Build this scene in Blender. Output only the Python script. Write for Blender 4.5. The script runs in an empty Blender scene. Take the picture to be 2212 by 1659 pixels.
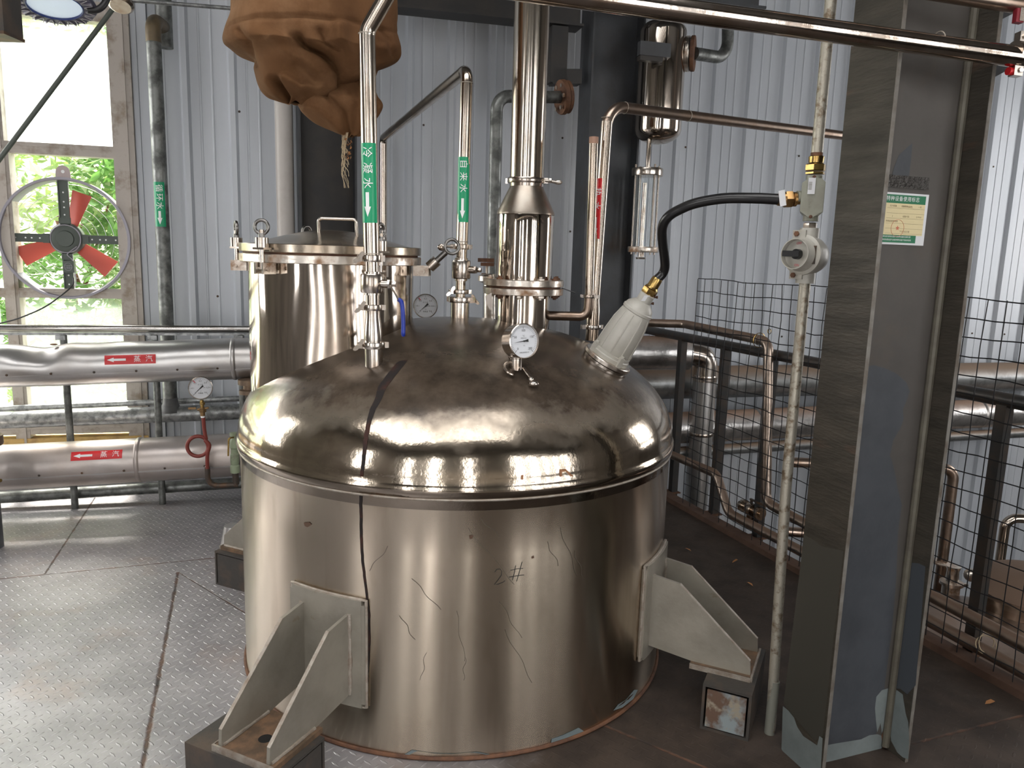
import bpy, math, random
from mathutils import Vector as V, Matrix
random.seed(7)
PI = math.pi
sc = bpy.context.scene
COL = sc.collection
# ------------------------------------------------------------------ camera
FPX = 1662.0; CAMH = 1.4
_p = math.radians(9.65); _r = math.radians(1.68)
CF = V((0, math.cos(_p), -math.sin(_p)))
_u0 = V((0, math.sin(_p), math.cos(_p))); _r0 = V((1, 0, 0))
CR = _r0*math.cos(_r) + _u0*math.sin(_r)
CU = _u0*math.cos(_r) - _r0*math.sin(_r)
CC = V((0, 0, CAMH))
cd = bpy.data.cameras.new('camera'); cam = bpy.data.objects.new('camera', cd); COL.objects.link(cam)
cd.sensor_fit = 'HORIZONTAL'; cd.sensor_width = 36.0; cd.lens = FPX/2212*36.0; cd.clip_start = .02; cd.clip_end = 200
m = Matrix.Identity(4)
for i in range(3):
    m[i][0] = CR[i]; m[i][1] = CU[i]; m[i][2] = -CF[i]; m[i][3] = CC[i]
cam.matrix_world = m
sc.camera = cam
# ------------------------------------------------------------------ world, sun, exposure
sc.view_settings.view_transform = 'Standard'; sc.view_settings.look = 'None'
sc.view_settings.gamma = 1; sc.view_settings.use_curve_mapping = False
sc.view_settings.exposure = -0.15
w = bpy.data.worlds.new('world'); sc.world = w; w.use_nodes = True
bg = w.node_tree.nodes['Background']; bg.inputs[0].default_value = (1.0, 0.985, 0.975, 1); bg.inputs[1].default_value = 9.0
sd = bpy.data.lights.new('sun', 'SUN'); sd.energy = 20; sd.angle = math.radians(9); sd.color = (1, .95, .86)
so = bpy.data.objects.new('sun', sd); COL.objects.link(so)
so.rotation_euler = V((.25, -.55, -1.0)).to_track_quat('-Z', 'Y').to_euler(); so.location = (-3, 9, 9)
try:
    sc.cycles.use_denoising = True
    sc.cycles.max_bounces = 9; sc.cycles.diffuse_bounces = 5; sc.cycles.glossy_bounces = 6
    sc.cycles.sample_clamp_indirect = 8
except Exception: pass
def portal(loc, rot, sx, sy):
    ld = bpy.data.lights.new('daylight_opening', 'AREA'); ld.shape = 'RECTANGLE'; ld.size = sx; ld.size_y = sy
    ld.cycles.is_portal = True
    o = bpy.data.objects.new('daylight_opening', ld); COL.objects.link(o); o.location = loc; o.rotation_euler = rot
# ------------------------------------------------------------------ pixel helpers (give real distances to things seen in the photo)
def ray(x, y): return CF + CR*((x-1106)/FPX) - CU*((y-829.5)/FPX)
def atz(x, y, z=0.0): d = ray(x, y); return CC + d*((z-CAMH)/d.z)
def aty(x, y, Y): d = ray(x, y); return CC + d*(Y/d.y)
def onpl(x, y, P, n): d = ray(x, y); return CC + d*((P-CC).dot(n)/d.dot(n))
WD = V((.969, .247, 0)).normalized(); WN = V((WD.y, -WD.x, 0)); UP = V((0, 0, 1))
_d = ray(402, 500); W0 = CC + _d*(4.5/_d.y); W0.z = 0
def onw(x, y, off=0.0): return onpl(x, y, W0 + WN*off, WN)
def wpt(u, off, z): return W0 + WD*u + WN*off + UP*z
def wu(P): return (P-W0).dot(WD)
def zv(X, Y, py):      # height at which the upright through X, Y crosses picture row py
    a, b = -4.0, 6.0
    for _ in range(40):
        z = (a+b)/2; v = V((X, Y, z))-CC; yy = 829.5 - FPX*v.dot(CU)/v.dot(CF)
        if yy > py: a = z
        else: b = z
    return (a+b)/2
def vaz(az, dist): a = math.radians(az); return dist*math.sin(a), dist*math.cos(a)
# ------------------------------------------------------------------ materials
def mat(name, c, metal=0.0, rough=.5, c2=None, sc_=8.0, lo=.4, hi=.62, bump=0.0, bsc=60.0, stretch=(1, 1, 1), rough2=None, metal2=None, c3=None, sc3=3.0, lo3=.55, hi3=.7, spec=None, aniso=0, detail=6):
    m = bpy.data.materials.new(name); m.use_nodes = True; nt = m.node_tree; N = nt.nodes; L = nt.links
    b = N['Principled BSDF']
    b.inputs['Base Color'].default_value = (*c, 1); b.inputs['Metallic'].default_value = metal; b.inputs['Roughness'].default_value = rough
    if spec is not None: b.inputs['Specular IOR Level'].default_value = spec
    if c2 is None and not bump and c3 is None: return m
    tc = N.new('ShaderNodeTexCoord'); mp = N.new('ShaderNodeMapping'); L.new(tc.outputs['Object'], mp.inputs[0]); mp.inputs['Scale'].default_value = stretch
    def mask(s, a, z, off=0):
        n = N.new('ShaderNodeTexNoise'); n.inputs['Scale'].default_value = s; n.inputs['Detail'].default_value = detail; n.inputs['Roughness'].default_value = .6
        if off:
            ad = N.new('ShaderNodeVectorMath'); ad.operation = 'ADD'; ad.inputs[1].default_value = (off, off*.7, off*.3); L.new(mp.outputs[0], ad.inputs[0]); L.new(ad.outputs[0], n.inputs['Vector'])
        else: L.new(mp.outputs[0], n.inputs['Vector'])
        r = N.new('ShaderNodeMapRange'); r.inputs[1].default_value = a; r.inputs[2].default_value = z; L.new(n.outputs[0], r.inputs[0]); return r.outputs[0]
    cur = None
    if c2 is not None:
        mk = mask(sc_, lo, hi); mx = N.new('ShaderNodeMix'); mx.data_type = 'RGBA'; mx.inputs[6].default_value = (*c, 1); mx.inputs[7].default_value = (*c2, 1)
        L.new(mk, mx.inputs[0]); cur = mx.outputs[2]
        if rough2 is not None:
            q = N.new('ShaderNodeMapRange'); q.inputs[3].default_value = rough; q.inputs[4].default_value = rough2; L.new(mk, q.inputs[0]); L.new(q.outputs[0], b.inputs['Roughness'])
        if metal2 is not None:
            q = N.new('ShaderNodeMapRange'); q.inputs[3].default_value = metal; q.inputs[4].default_value = metal2; L.new(mk, q.inputs[0]); L.new(q.outputs[0], b.inputs['Metallic'])
    if c3 is not None:
        mk = mask(sc3, lo3, hi3, 5.3); mx = N.new('ShaderNodeMix'); mx.data_type = 'RGBA'
        if cur: L.new(cur, mx.inputs[6])
        else: mx.inputs[6].default_value = (*c, 1)
        mx.inputs[7].default_value = (*c3, 1); L.new(mk, mx.inputs[0]); cur = mx.outputs[2]
    if cur: L.new(cur, b.inputs['Base Color'])
    if bump:
        n = N.new('ShaderNodeTexNoise'); n.inputs['Scale'].default_value = bsc; n.inputs['Detail'].default_value = 4; L.new(mp.outputs[0], n.inputs['Vector'])
        bp = N.new('ShaderNodeBump'); bp.inputs['Strength'].default_value = 1; bp.inputs['Distance'].default_value = bump; L.new(n.outputs[0], bp.inputs['Height']); L.new(bp.outputs[0], b.inputs['Normal'])
    return m
def emis(name, c, s):
    m = mat(name, c); b = m.node_tree.nodes['Principled BSDF']; b.inputs['Emission Color'].default_value = (*c, 1); b.inputs['Emission Strength'].default_value = s; return m
SS = (.66, .61, .56)
M = {}
M['steel'] = mat('polished_stainless', (.64, .575, .51), 1, .07, (.44, .35, .28), 5, .5, .8, .0016, 4, (1, 1, .30), .25)
M['pipe'] = mat('stainless_pipe', (.56, .50, .435), 1, .17, (.36, .25, .165), 7, .42, .72, 0, 30, (1, 1, .22), .255)
M['tube'] = mat('handrail_stainless', (.50, .48, .46), 1, .17, (.36, .33, .30), 9, .45, .7)
M['pipe_brown'] = mat('tarnished_pipe', (.42, .33, .27), 1, .29, (.25, .17, .12), 9, .4, .7, .0004, 40, (1, 1, 1), .42)
M['bright'] = mat('bright_stainless', (.60, .55, .50), 1, .20, (.38, .29, .22), 14, .45, .72, 0, 60, rough2=.255)
M['flange'] = mat('weathered_flange', (.62, .57, .51), 1, .28, (.30, .17, .09), 14, .5, .66, .0006, 80, rough2=.7, metal2=.3)
M['rust'] = mat('rusted_iron', (.095, .045, .027), .2, .7, (.17, .08, .042), 20, .4, .6, .001, 90)
M['darkiron'] = mat('dark_iron_fitting', (.075, .06, .05), .5, .5, (.16, .09, .05), 20, .45, .65, .0006, 80)
M['galv'] = mat('galvanised_pipe', (.42, .43, .43), .85, .42, (.22, .23, .23), 30, .42, .62, .0008, 120, rough2=.55)
M['galv_dark'] = mat('dark_galvanised_pipe', (.25, .26, .25), .8, .4, (.12, .125, .12), 16, .4, .62, .0008, 100, rough2=.6)
M['clad'] = mat('aluminium_cladding', (.55, .545, .54), .9, .29, (.44, .41, .385), 3, .4, .7, .004, 4, (1, 1, 1), .4)
M['clad_dull'] = mat('dusty_aluminium_cladding', (.47, .43, .41), .75, .34, (.40, .34, .30), 3, .4, .7, .003, 8, (1, 1, 1), .5)
M['post'] = mat('grey_post_paint', (.09, .10, .105), .1, .5, (.06, .06, .06), 10)
M['darkbeam'] = mat('dark_steel_paint', (.022, .021, .021), .1, .55, (.035, .03, .026), 6)
M['colgrey'] = mat('column_grey_paint', (.050, .054, .060), .0, .45, (.034, .034, .036), 5, .4, .65, .0008, 30, c3=(.06, .045, .035), sc3=4, lo3=.6, hi3=.75)
M['flange_face'] = mat('mill_scale_steel', (.062, .053, .041), .2, .5, (.033, .029, .022), 5, .35, .65, .002, 30, (1, 1, 5), .6, c3=(.10, .06, .04), sc3=2.5, lo3=.62, hi3=.75)
M['web_face'] = mat('brown_grey_primer', (.078, .070, .063), .1, .45, (.058, .052, .048), 3, .4, .65, .0006, 40, c3=(.10, .075, .05), sc3=2, lo3=.6, hi3=.8)
M['patch_blue'] = mat('slate_blue_paint', (.055, .060, .070), .0, .42, (.040, .044, .052), 8, .4, .65, .0004, 50)
M['patch_pale'] = mat('pale_grey_green_paint', (.17, .195, .195), .0, .5, (.13, .15, .15), 9)
M['wallpaint'] = mat('grey_blue_wall_sheet', (.53, .56, .60), .12, .40, (.45, .48, .52), 2.5, .35, .65, .0012, 3, (1, 1, .15), c3=(.57, .58, .60), sc3=1.2, lo3=.5, hi3=.7)
M['frame'] = mat('dirty_aluminium_frame', (.44, .40, .36), .15, .5, (.27, .22, .17), 12, .5, .68, .0006, 60)
M['bracket'] = mat('grey_bracket_paint', (.31, .285, .24), .25, .38, (.235, .215, .18), 7, .4, .66, .0007, 60, c3=(.20, .15, .10), sc3=9, lo3=.66, hi3=.74)
M['weld'] = mat('weld_bead', (.40, .36, .31), .5, .42, (.25, .19, .145), 30, .40, .75, .002, 200)
M['blackhole'] = mat('gap_shadow', (.01, .009, .008), 0, .9)
M['foot'] = mat('rusty_foot_plate', (.13, .09, .06), .3, .6, (.25, .15, .09), 16, .45, .65, .001, 90)
M['ped'] = mat('dark_pedestal_paint', (.05, .045, .04), .1, .55, (.10, .07, .05), 8, .45, .65, .001, 60)
M['ped_plate'] = mat('peeling_blue_rust_plate', (.25, .29, .30), .1, .5, (.13, .08, .055), 14, .42, .56, .0008, 60, c3=(.30, .26, .2), sc3=20, lo3=.55, hi3=.65)
M['green'] = mat('green_sticker', (.0, .30, .13), 0, .35)
M['red'] = mat('red_sticker', (.62, .015, .02), 0, .35)
M['white'] = mat('white_print', (.85, .87, .87), 0, .4)
M['black'] = mat('black_print', (.015, .015, .015), 0, .5)
M['brownline'] = mat('dark_sticky_streak', (.008, .004, .003), 0, .75, (.05, .012, .005), 14, .5, .65)
M['hose'] = mat('black_rubber_hose', (.012, .012, .013), 0, .28)
M['brass'] = mat('brass', (.52, .36, .13), 1, .27, (.33, .19, .07), 20, .5, .7, .0003, 90)
M['lampgrey'] = mat('warm_grey_enamel', (.46, .445, .40), .05, .38, (.38, .36, .31), 8, .45, .7, .0004, 90, c3=(.30, .20, .12), sc3=12, lo3=.66, hi3=.78)
M['boxgrey'] = mat('grey_green_enamel', (.27, .275, .22), .05, .4, (.22, .21, .17), 10, .5, .7, .0006, 120)
M['conduit'] = mat('speckled_zinc_conduit', (.46, .43, .36), .55, .4, (.20, .15, .10), 45, .5, .66, .001, 200)
M['cloth'] = mat('brown_canvas', (.17, .085, .038), 0, .9, (.085, .040, .018), 3.5, .35, .68, .003, 30, c3=(.26, .145, .075), sc3=5, lo3=.5, hi3=.75, spec=.15)
M['thread'] = mat('frayed_thread', (.52, .42, .28), 0, .9)
M['pvc'] = mat('beige_plastic_pipe', (.50, .47, .44), 0, .42, (.40, .36, .33), 5, .5, .75)
M['blue'] = mat('blue_lever_grip', (.008, .03, .30), 0, .3)
M['redpipe'] = mat('oxide_red_paint', (.20, .035, .025), .1, .42)
M['fanred'] = mat('red_fan_blade', (.60, .10, .07), 0, .45)
M['fangrey'] = mat('dark_fan_metal', (.085, .10, .088), .3, .45)
M['fanring'] = mat('grey_fan_ring', (.30, .29, .33), .3, .4)
M['dial'] = mat('dial_white', (.68, .70, .74), 0, .3)
M['dialred'] = mat('dial_red', (.6, .02, .05), 0, .4)
M['paperyellow'] = mat('yellow_form_paper', (.72, .62, .36), 0, .4)
M['papergreen'] = mat('green_form_band', (.02, .17, .08), 0, .35)
M['paperwhite'] = mat('white_laminate', (.72, .73, .75), 0, .2)
M['wire'] = mat('dark_mesh_wire', (.022, .022, .024), .5, .5)
M['rail_dark'] = mat('dark_handrail', (.05, .05, .05), .4, .4, (.075, .06, .05), 12)
M['wood'] = mat('rusty_kick_board', (.065, .034, .022), 0, .75, (.10, .055, .036), 10, .4, .65, .002, 40, (1, 1, 1))
M['foam'] = mat('yellow_foam_strip', (.62, .42, .16), 0, .8, (.35, .22, .10), 9, .42, .6, .006, 30)
M['cable'] = mat('black_cable', (.02, .02, .022), 0, .4)
M['rod'] = mat('green_grey_rod', (.10, .115, .10), .3, .5)
M['lampring'] = mat('lamp_housing', (.10, .10, .14), .4, .35)
M['lens'] = emis('lamp_lens', (.62, .72, .82), .55)
M['valvegreen'] = mat('pale_green_valve', (.30, .36, .24), .1, .45, (.22, .22, .16), 20, .5, .7)
M['valveiron'] = mat('brown_valve_body', (.17, .12, .085), .4, .5, (.28, .19, .12), 20, .45, .65, .001, 90)
M['lower'] = mat('lower_tank_brown', (.32, .24, .19), .85, .3, (.22, .15, .11), 5, .4, .7)
M['leafdry'] = mat('dry_leaf', (.35, .16, .06), 0, .8)
M['plaster'] = mat('dull_hall_wall', (.14, .125, .11), 0, .8, (.09, .08, .07), 2)
M['roofdark'] = mat('dark_roof_sheet', (.06, .055, .05), .1, .7)
M['lowfloor'] = mat('lower_floor_concrete', (.16, .14, .125), 0, .8, (.11, .095, .08), 3)
def leafmat(name, c, c2):
    m = mat(name, c, 0, .55, c2, 3, .4, .6); nt = m.node_tree; b = nt.nodes['Principled BSDF']
    tr = nt.nodes.new('ShaderNodeBsdfTranslucent'); tr.inputs[0].default_value = (c[0]*1.6, c[1]*1.5, c[2], 1)
    mx = nt.nodes.new('ShaderNodeMixShader'); mx.inputs[0].default_value = .4
    nt.links.new(b.outputs[0], mx.inputs[1]); nt.links.new(tr.outputs[0], mx.inputs[2]); nt.links.new(mx.outputs[0], nt.nodes['Material Output'].inputs[0]); return m
M['leaf1'] = leafmat('bright_leaf', (.20, .30, .12), (.46, .52, .34))
M['leaf2'] = leafmat('mid_leaf', (.09, .20, .06), (.26, .38, .18))
M['soil'] = mat('bank_soil', (.42, .42, .34), 0, .9, (.22, .30, .12), 5)
def panemat(name, c, tr, trans):
    m = bpy.data.materials.new(name); m.use_nodes = True; nt = m.node_tree; N = nt.nodes; N.remove(N['Principled BSDF'])
    a = N.new('ShaderNodeBsdfTransparent'); b = N.new('ShaderNodeBsdfTranslucent'); b.inputs[0].default_value = (*c, 1); g = N.new('ShaderNodeBsdfDiffuse'); g.inputs[0].default_value = (*c, 1)
    m1 = N.new('ShaderNodeMixShader'); m1.inputs[0].default_value = .25; m2 = N.new('ShaderNodeMixShader'); m2.inputs[0].default_value = tr
    nt.links.new(b.outputs[0], m1.inputs[1]); nt.links.new(g.outputs[0], m1.inputs[2]); nt.links.new(m1.outputs[0], m2.inputs[1]); nt.links.new(a.outputs[0], m2.inputs[2]); nt.links.new(m2.outputs[0], N['Material Output'].inputs[0]); return m
M['film'] = panemat('white_film_pane', (.92, .95, .95), .22, 0)
M['haze'] = panemat('dusty_pane', (.9, .93, .93), .86, 0)
def glassmat():
    m = mat('clear_glass', (.95, .97, .97), 0, .03); b = m.node_tree.nodes['Principled BSDF']; b.inputs['Transmission Weight'].default_value = 1; b.inputs['IOR'].default_value = 1.2; return m
M['glass'] = glassmat()
# ---- kettle metals: shell with a brushed finish, head with a painted cap of dust and dark roof reflection
def kettle_mat():
    m = bpy.data.materials.new('kettle_stainless'); m.use_nodes = True; nt = m.node_tree; N = nt.nodes; L = nt.links; b = N['Principled BSDF']
    tc = N.new('ShaderNodeTexCoord'); sp = N.new('ShaderNodeSeparateXYZ'); L.new(tc.outputs['Object'], sp.inputs[0])
    def math_(op, a, b_=None, c=None):
        n = N.new('ShaderNodeMath'); n.operation = op
        for i, v in enumerate((a, b_, c)):
            if v is None: continue
            if isinstance(v, (int, float)): n.inputs[i].default_value = v
            else: L.new(v, n.inputs[i])
        return n.outputs[0]
    def noise(s, st=(1, 1, 1), d=6, off=0):
        mp = N.new('ShaderNodeMapping'); mp.inputs['Scale'].default_value = st; mp.inputs['Location'].default_value = (off, off, off); L.new(tc.outputs['Object'], mp.inputs[0])
        n = N.new('ShaderNodeTexNoise'); n.inputs['Scale'].default_value = s; n.inputs['Detail'].default_value = d; n.inputs['Roughness'].default_value = .62; L.new(mp.outputs[0], n.inputs['Vector']); return n.outputs[0]
    def rng(v, a, z, lo=0., hi=1.):
        n = N.new('ShaderNodeMapRange'); n.inputs[1].default_value = a; n.inputs[2].default_value = z; n.inputs[3].default_value = lo; n.inputs[4].default_value = hi; L.new(v, n.inputs[0]); return n.outputs[0]
    def mixc(f, a, c):
        n = N.new('ShaderNodeMix'); n.data_type = 'RGBA'; L.new(f, n.inputs[0])
        for i, v in ((6, a), (7, c)):
            if isinstance(v, tuple): n.inputs[i].default_value = (*v, 1)
            else: L.new(v, n.inputs[i])
        return n.outputs[2]
    z = sp.outputs[2]
    # dust and painted dark roof reflection on the crown: height plus ragged noise
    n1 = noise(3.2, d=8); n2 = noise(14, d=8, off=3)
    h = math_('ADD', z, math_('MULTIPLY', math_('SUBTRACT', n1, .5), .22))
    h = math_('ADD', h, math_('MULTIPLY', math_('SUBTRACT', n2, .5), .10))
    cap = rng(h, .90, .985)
    # streaks running down the shell
    st = noise(5, (3.2, 3.2, .22), 7, 1.7); streak = rng(st, .52, .75)
    br = noise(6, (1, 1, 60), 3)
    tint = noise(1.7, (1, 1, .5), 4, 9)
    c = mixc(rng(tint, .35, .65), (.62, .53, .435), (.53, .465, .37))
    c = mixc(math_('MULTIPLY', streak, .55), c, (.36, .29, .22))
    grime = noise(16, (1, 1, .35), 3, 2)
    c = mixc(math_('MULTIPLY', rng(grime, .58, .80), .35), c, (.30, .22, .15))
    dirt_shade = mixc(rng(noise(9, d=8, off=6), .38, .62), (.040, .028, .020), (.105, .078, .056))
    c = mixc(math_('MULTIPLY', cap, .96), c, dirt_shade)
    # band under the seam where the old film was peeled: bare, darker metal
    band = math_('MULTIPLY', math_('GREATER_THAN', z, .727), math_('LESS_THAN', z, .785))
    c = mixc(math_('MULTIPLY', band, .75), c, (.22, .185, .155))
    L.new(c, b.inputs['Base Color'])
    shell = math_('LESS_THAN', z, .727)
    r = math_('ADD', .13, math_('MULTIPLY', shell, .105))
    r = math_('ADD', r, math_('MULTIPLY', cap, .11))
    r = math_('ADD', r, math_('MULTIPLY', math_('SUBTRACT', n1, .5), .03))
    L.new(r, b.inputs['Roughness'])
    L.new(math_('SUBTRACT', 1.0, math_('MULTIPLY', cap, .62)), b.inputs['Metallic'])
    tn = N.new('ShaderNodeTangent'); tn.direction_type = 'RADIAL'; tn.axis = 'Z'; L.new(tn.outputs[0], b.inputs['Tangent'])
    b.inputs['Anisotropic Rotation'].default_value = .25; L.new(math_('MULTIPLY', shell, .96), b.inputs['Anisotropic'])
    hh = math_('MULTIPLY', noise(2.2, (1, 1, .35), 2, 4), 2.6)
    hh = math_('ADD', hh, math_('MULTIPLY', math_('MULTIPLY', noise(35, d=3, off=5), .22), math_('SUBTRACT', 1.0, shell)))
    bp = N.new('ShaderNodeBump'); bp.inputs['Distance'].default_value = .0022; bp.inputs['Strength'].default_value = 1; L.new(hh, bp.inputs['Height']); L.new(bp.outputs[0], b.inputs['Normal'])
    return m
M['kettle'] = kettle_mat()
# ------------------------------------------------------------------ mesh builder
class MB:
    def __init__(s): s.v = []; s.f = []
    def add(s, vs, fs):
        b = len(s.v); s.v += [V(a) for a in vs]; s.f += [tuple(i+b for i in f) for f in fs]; return s
    def obox(s, c, a, b_, d):
        c = V(c); vs = [c + a*i + b_*j + d*k for k in (-1, 1) for j in (-1, 1) for i in (-1, 1)]
        fs = [(0, 2, 3, 1), (4, 5, 7, 6), (0, 1, 5, 4), (2, 6, 7, 3), (0, 4, 6, 2), (1, 3, 7, 5)]
        if a.cross(b_).dot(d) < 0: fs = [f[::-1] for f in fs]
        return s.add(vs, fs)
    def box(s, lo, hi):
        lo = V(lo); hi = V(hi); h = (hi-lo)/2
        return s.obox((lo+hi)/2, V((h.x, 0, 0)), V((0, h.y, 0)), V((0, 0, h.z)))
    def tube(s, pts, r, n=20, cap=True, closed=False):
        pts = [V(p) for p in pts]; N = len(pts)
        rs = r if isinstance(r, (list, tuple)) else [r]*N
        T = []
        for i in range(N):
            if closed: t = pts[(i+1) % N]-pts[i-1]
            elif i == 0: t = pts[1]-pts[0]
            elif i == N-1: t = pts[-1]-pts[-2]
            else: t = (pts[i+1]-pts[i]).normalized() + (pts[i]-pts[i-1]).normalized()
            T.append(t.normalized())
        ref = V((0, 0, 1)) if abs(T[0].z) < .9 else V((1, 0, 0))
        u = T[0].cross(ref).normalized(); vs = []
        for i in range(N):
            u = (u - T[i]*u.dot(T[i])).normalized(); w_ = T[i].cross(u)
            for k in range(n):
                a = 2*PI*k/n; vs.append(pts[i] + (u*math.cos(a) + w_*math.sin(a))*rs[i])
        fs = []
        M_ = N if closed else N-1
        for i in range(M_):
            j = (i+1) % N
            for k in range(n): fs.append((i*n+k, i*n+(k+1) % n, j*n+(k+1) % n, j*n+k))
        if cap and not closed: fs.append(tuple(range(n))[::-1]); fs.append(tuple((N-1)*n+k for k in range(n)))
        return s.add(vs, fs)
    def lathe(s, prof, base=(0, 0, 0), axis=(0, 0, 1), n=40, wob=None, cap=True):
        base = V(base); ax = V(axis).normalized(); ref = V((1, 0, 0)) if abs(ax.x) < .9 else V((0, 1, 0))
        u = (ref-ax*ref.dot(ax)).normalized(); w_ = ax.cross(u); vs = []; fs = []
        for (r, h) in prof:
            for k in range(n):
                a = 2*PI*k/n; rr = r if wob is None else wob(r, h, a)
                vs.append(base + ax*h + (u*math.cos(a) + w_*math.sin(a))*rr)
        for i in range(len(prof)-1):
            for k in range(n): fs.append((i*n+k, i*n+(k+1) % n, (i+1)*n+(k+1) % n, (i+1)*n+k))
        if cap and prof[0][0] > 1e-6: fs.append(tuple(range(n))[::-1])
        if cap and prof[-1][0] > 1e-6: fs.append(tuple((len(prof)-1)*n+k for k in range(n)))
        return s.add(vs, fs)
    def cyl(s, a, b, r, r2=None, n=24):
        a = V(a); b = V(b); return s.lathe([(r, 0), (r if r2 is None else r2, (b-a).length)], a, b-a, n)
    def torus(s, c, axis, R, r, n=36, k=12, a0=0, a1=2*PI, ref=None):
        c = V(c); ax = V(axis).normalized(); rf = V(ref) if ref else (V((1, 0, 0)) if abs(ax.x) < .9 else V((0, 1, 0)))
        u = (rf-ax*rf.dot(ax)).normalized(); w_ = ax.cross(u); full = abs(a1-a0-2*PI) < 1e-6
        pts = [c + (u*math.cos(a0+(a1-a0)*i/n) + w_*math.sin(a0+(a1-a0)*i/n))*R for i in range(n if full else n+1)]
        return s.tube(pts, r, k, closed=full)
    def prism(s, poly, ext):
        poly = [V(p) for p in poly]; ext = V(ext); n = len(poly)
        return s.add(poly+[p+ext for p in poly], [tuple(range(n))[::-1], tuple(range(n, 2*n))] + [(i, (i+1) % n, n+(i+1) % n, n+i) for i in range(n)])
    def sph(s, c, r, n=20, sq=(1, 1, 1)):
        b = len(s.v); k = n//2
        s.lathe([(max(1e-7, math.sin(PI*i/k))*r, -math.cos(PI*i/k)*r) for i in range(k+1)], (0, 0, 0), (0, 0, 1), n)
        for i in range(b, len(s.v)): q = s.v[i]; s.v[i] = V((q.x*sq[0], q.y*sq[1], q.z*sq[2])) + V(c)
        return s
    def hexb(s, p, ax, r, h): return s.lathe([(r*.92, 0), (r, h*.12), (r, h*.85), (r*.86, h)], p, ax, 6)
    def build(s, name, mt, parent=None, ang=35, flat=False):
        me = bpy.data.meshes.new(name); o0 = V((0, 0, 0))
        if parent is not None:
            q = parent
            while q.parent is not None: q = q.parent
            o0 = q.location
        me.from_pydata([tuple(a-o0) for a in s.v], [], s.f)
        me.materials.append(M[mt] if isinstance(mt, str) else mt)
        if not flat:
            me.polygons.foreach_set('use_smooth', [True]*len(me.polygons))
            me.set_sharp_from_angle(angle=math.radians(ang))
        me.update()
        o = bpy.data.objects.new(name, me); COL.objects.link(o)
        if parent is not None: o.parent = parent
        return o
def thing(name, label, cat, loc=(0, 0, 0), group=None):
    o = bpy.data.objects.new(name, None); COL.objects.link(o); o.location = loc; o.empty_display_size = .05
    o['label'] = label; o['category'] = cat
    if group: o['group'] = group
    return o
def tag(o, label, cat, group=None, kind=None):
    o['label'] = label; o['category'] = cat
    if group: o['group'] = group
    if kind: o['kind'] = kind
    return o
def struct(o, label=None):
    o['kind'] = 'structure'
    if label: o['label'] = label
    return o
def fillet(pts, bend, n=8):
    pts = [V(p) for p in pts]; out = [pts[0]]
    for i in range(1, len(pts)-1):
        a, b, c = pts[i-1], pts[i], pts[i+1]; d1 = (a-b).normalized(); d2 = (c-b).normalized()
        ang = d1.angle(d2); k = bend[i-1] if isinstance(bend, (list, tuple)) else bend
        if ang > PI-.02: out.append(b); continue
        t = min(k/math.tan(ang/2), (a-b).length*.49, (c-b).length*.49); rr = t*math.tan(ang/2)
        cen = b + (d1+d2).normalized()*(rr/math.sin(ang/2)); p0 = b+d1*t; p1 = b+d2*t
        e0 = (p0-cen); e1 = (p1-cen); th = e0.angle(e1)
        for j in range(n+1):
            f = j/n; out.append(cen + (e0*math.sin((1-f)*th) + e1*math.sin(f*th))/math.sin(th))
    out.append(pts[-1]); return out
def spline(pts, n=10):
    pts = [V(p) for p in pts]; P = [pts[0]*2-pts[1]] + pts + [pts[-1]*2-pts[-2]]; out = []
    for i in range(1, len(P)-2):
        for j in range(n):
            t = j/n; out.append(.5*((2*P[i]) + (P[i+1]-P[i-1])*t + (2*P[i-1]-5*P[i]+4*P[i+1]-P[i+2])*t*t + (3*P[i]-P[i-1]-3*P[i+1]+P[i+2])*t**3))
    out.append(pts[-1]); return out
# ---- lettering
def text2d(body, size, align='CENTER', spacing=1.0):
    cu = bpy.data.curves.new('t', 'FONT'); cu.body = body; cu.size = size; cu.align_x = align; cu.align_y = 'CENTER'; cu.space_character = spacing; cu.resolution_u = 3
    o = bpy.data.objects.new('t', cu); COL.objects.link(o)
    dg = bpy.context.evaluated_depsgraph_get(); dg.update()
    me = bpy.data.meshes.new_from_object(o.evaluated_get(dg))
    vs = [(a.co.x, a.co.y) for a in me.vertices]; fs = [tuple(p.vertices) for p in me.polygons]
    bpy.data.objects.remove(o); bpy.data.curves.remove(cu); bpy.data.meshes.remove(me)
    return vs, fs
def cut2d(vs, fs, step):      # slice flat lettering so that it can follow a round pipe
    import bmesh
    bm = bmesh.new(); bv = [bm.verts.new((a, b, 0)) for a, b in vs]
    for f in fs:
        try: bm.faces.new([bv[i] for i in f])
        except ValueError: pass
    if vs:
        lo = min(b for a, b in vs); hi = max(b for a, b in vs); y = lo+step
        while y < hi:
            bmesh.ops.bisect_plane(bm, geom=bm.verts[:]+bm.edges[:]+bm.faces[:], plane_co=(0, y, 0), plane_no=(0, 1, 0)); y += step
    bm.verts.ensure_lookup_table(); bm.verts.index_update()
    r = [(v.co.x, v.co.y) for v in bm.verts], [tuple(v.index for v in f.verts) for f in bm.faces]; bm.free(); return r
def arrow2d(L, w_, head):
    return [(-L/2, w_/4), (-L/2, -w_/4), (L/2-head, -w_/4), (L/2-head, -w_/2), (L/2, 0), (L/2-head, w_/2), (L/2-head, w_/4)], [(0, 1, 2, 6), (3, 4, 5), (2, 3, 5, 6)]
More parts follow.
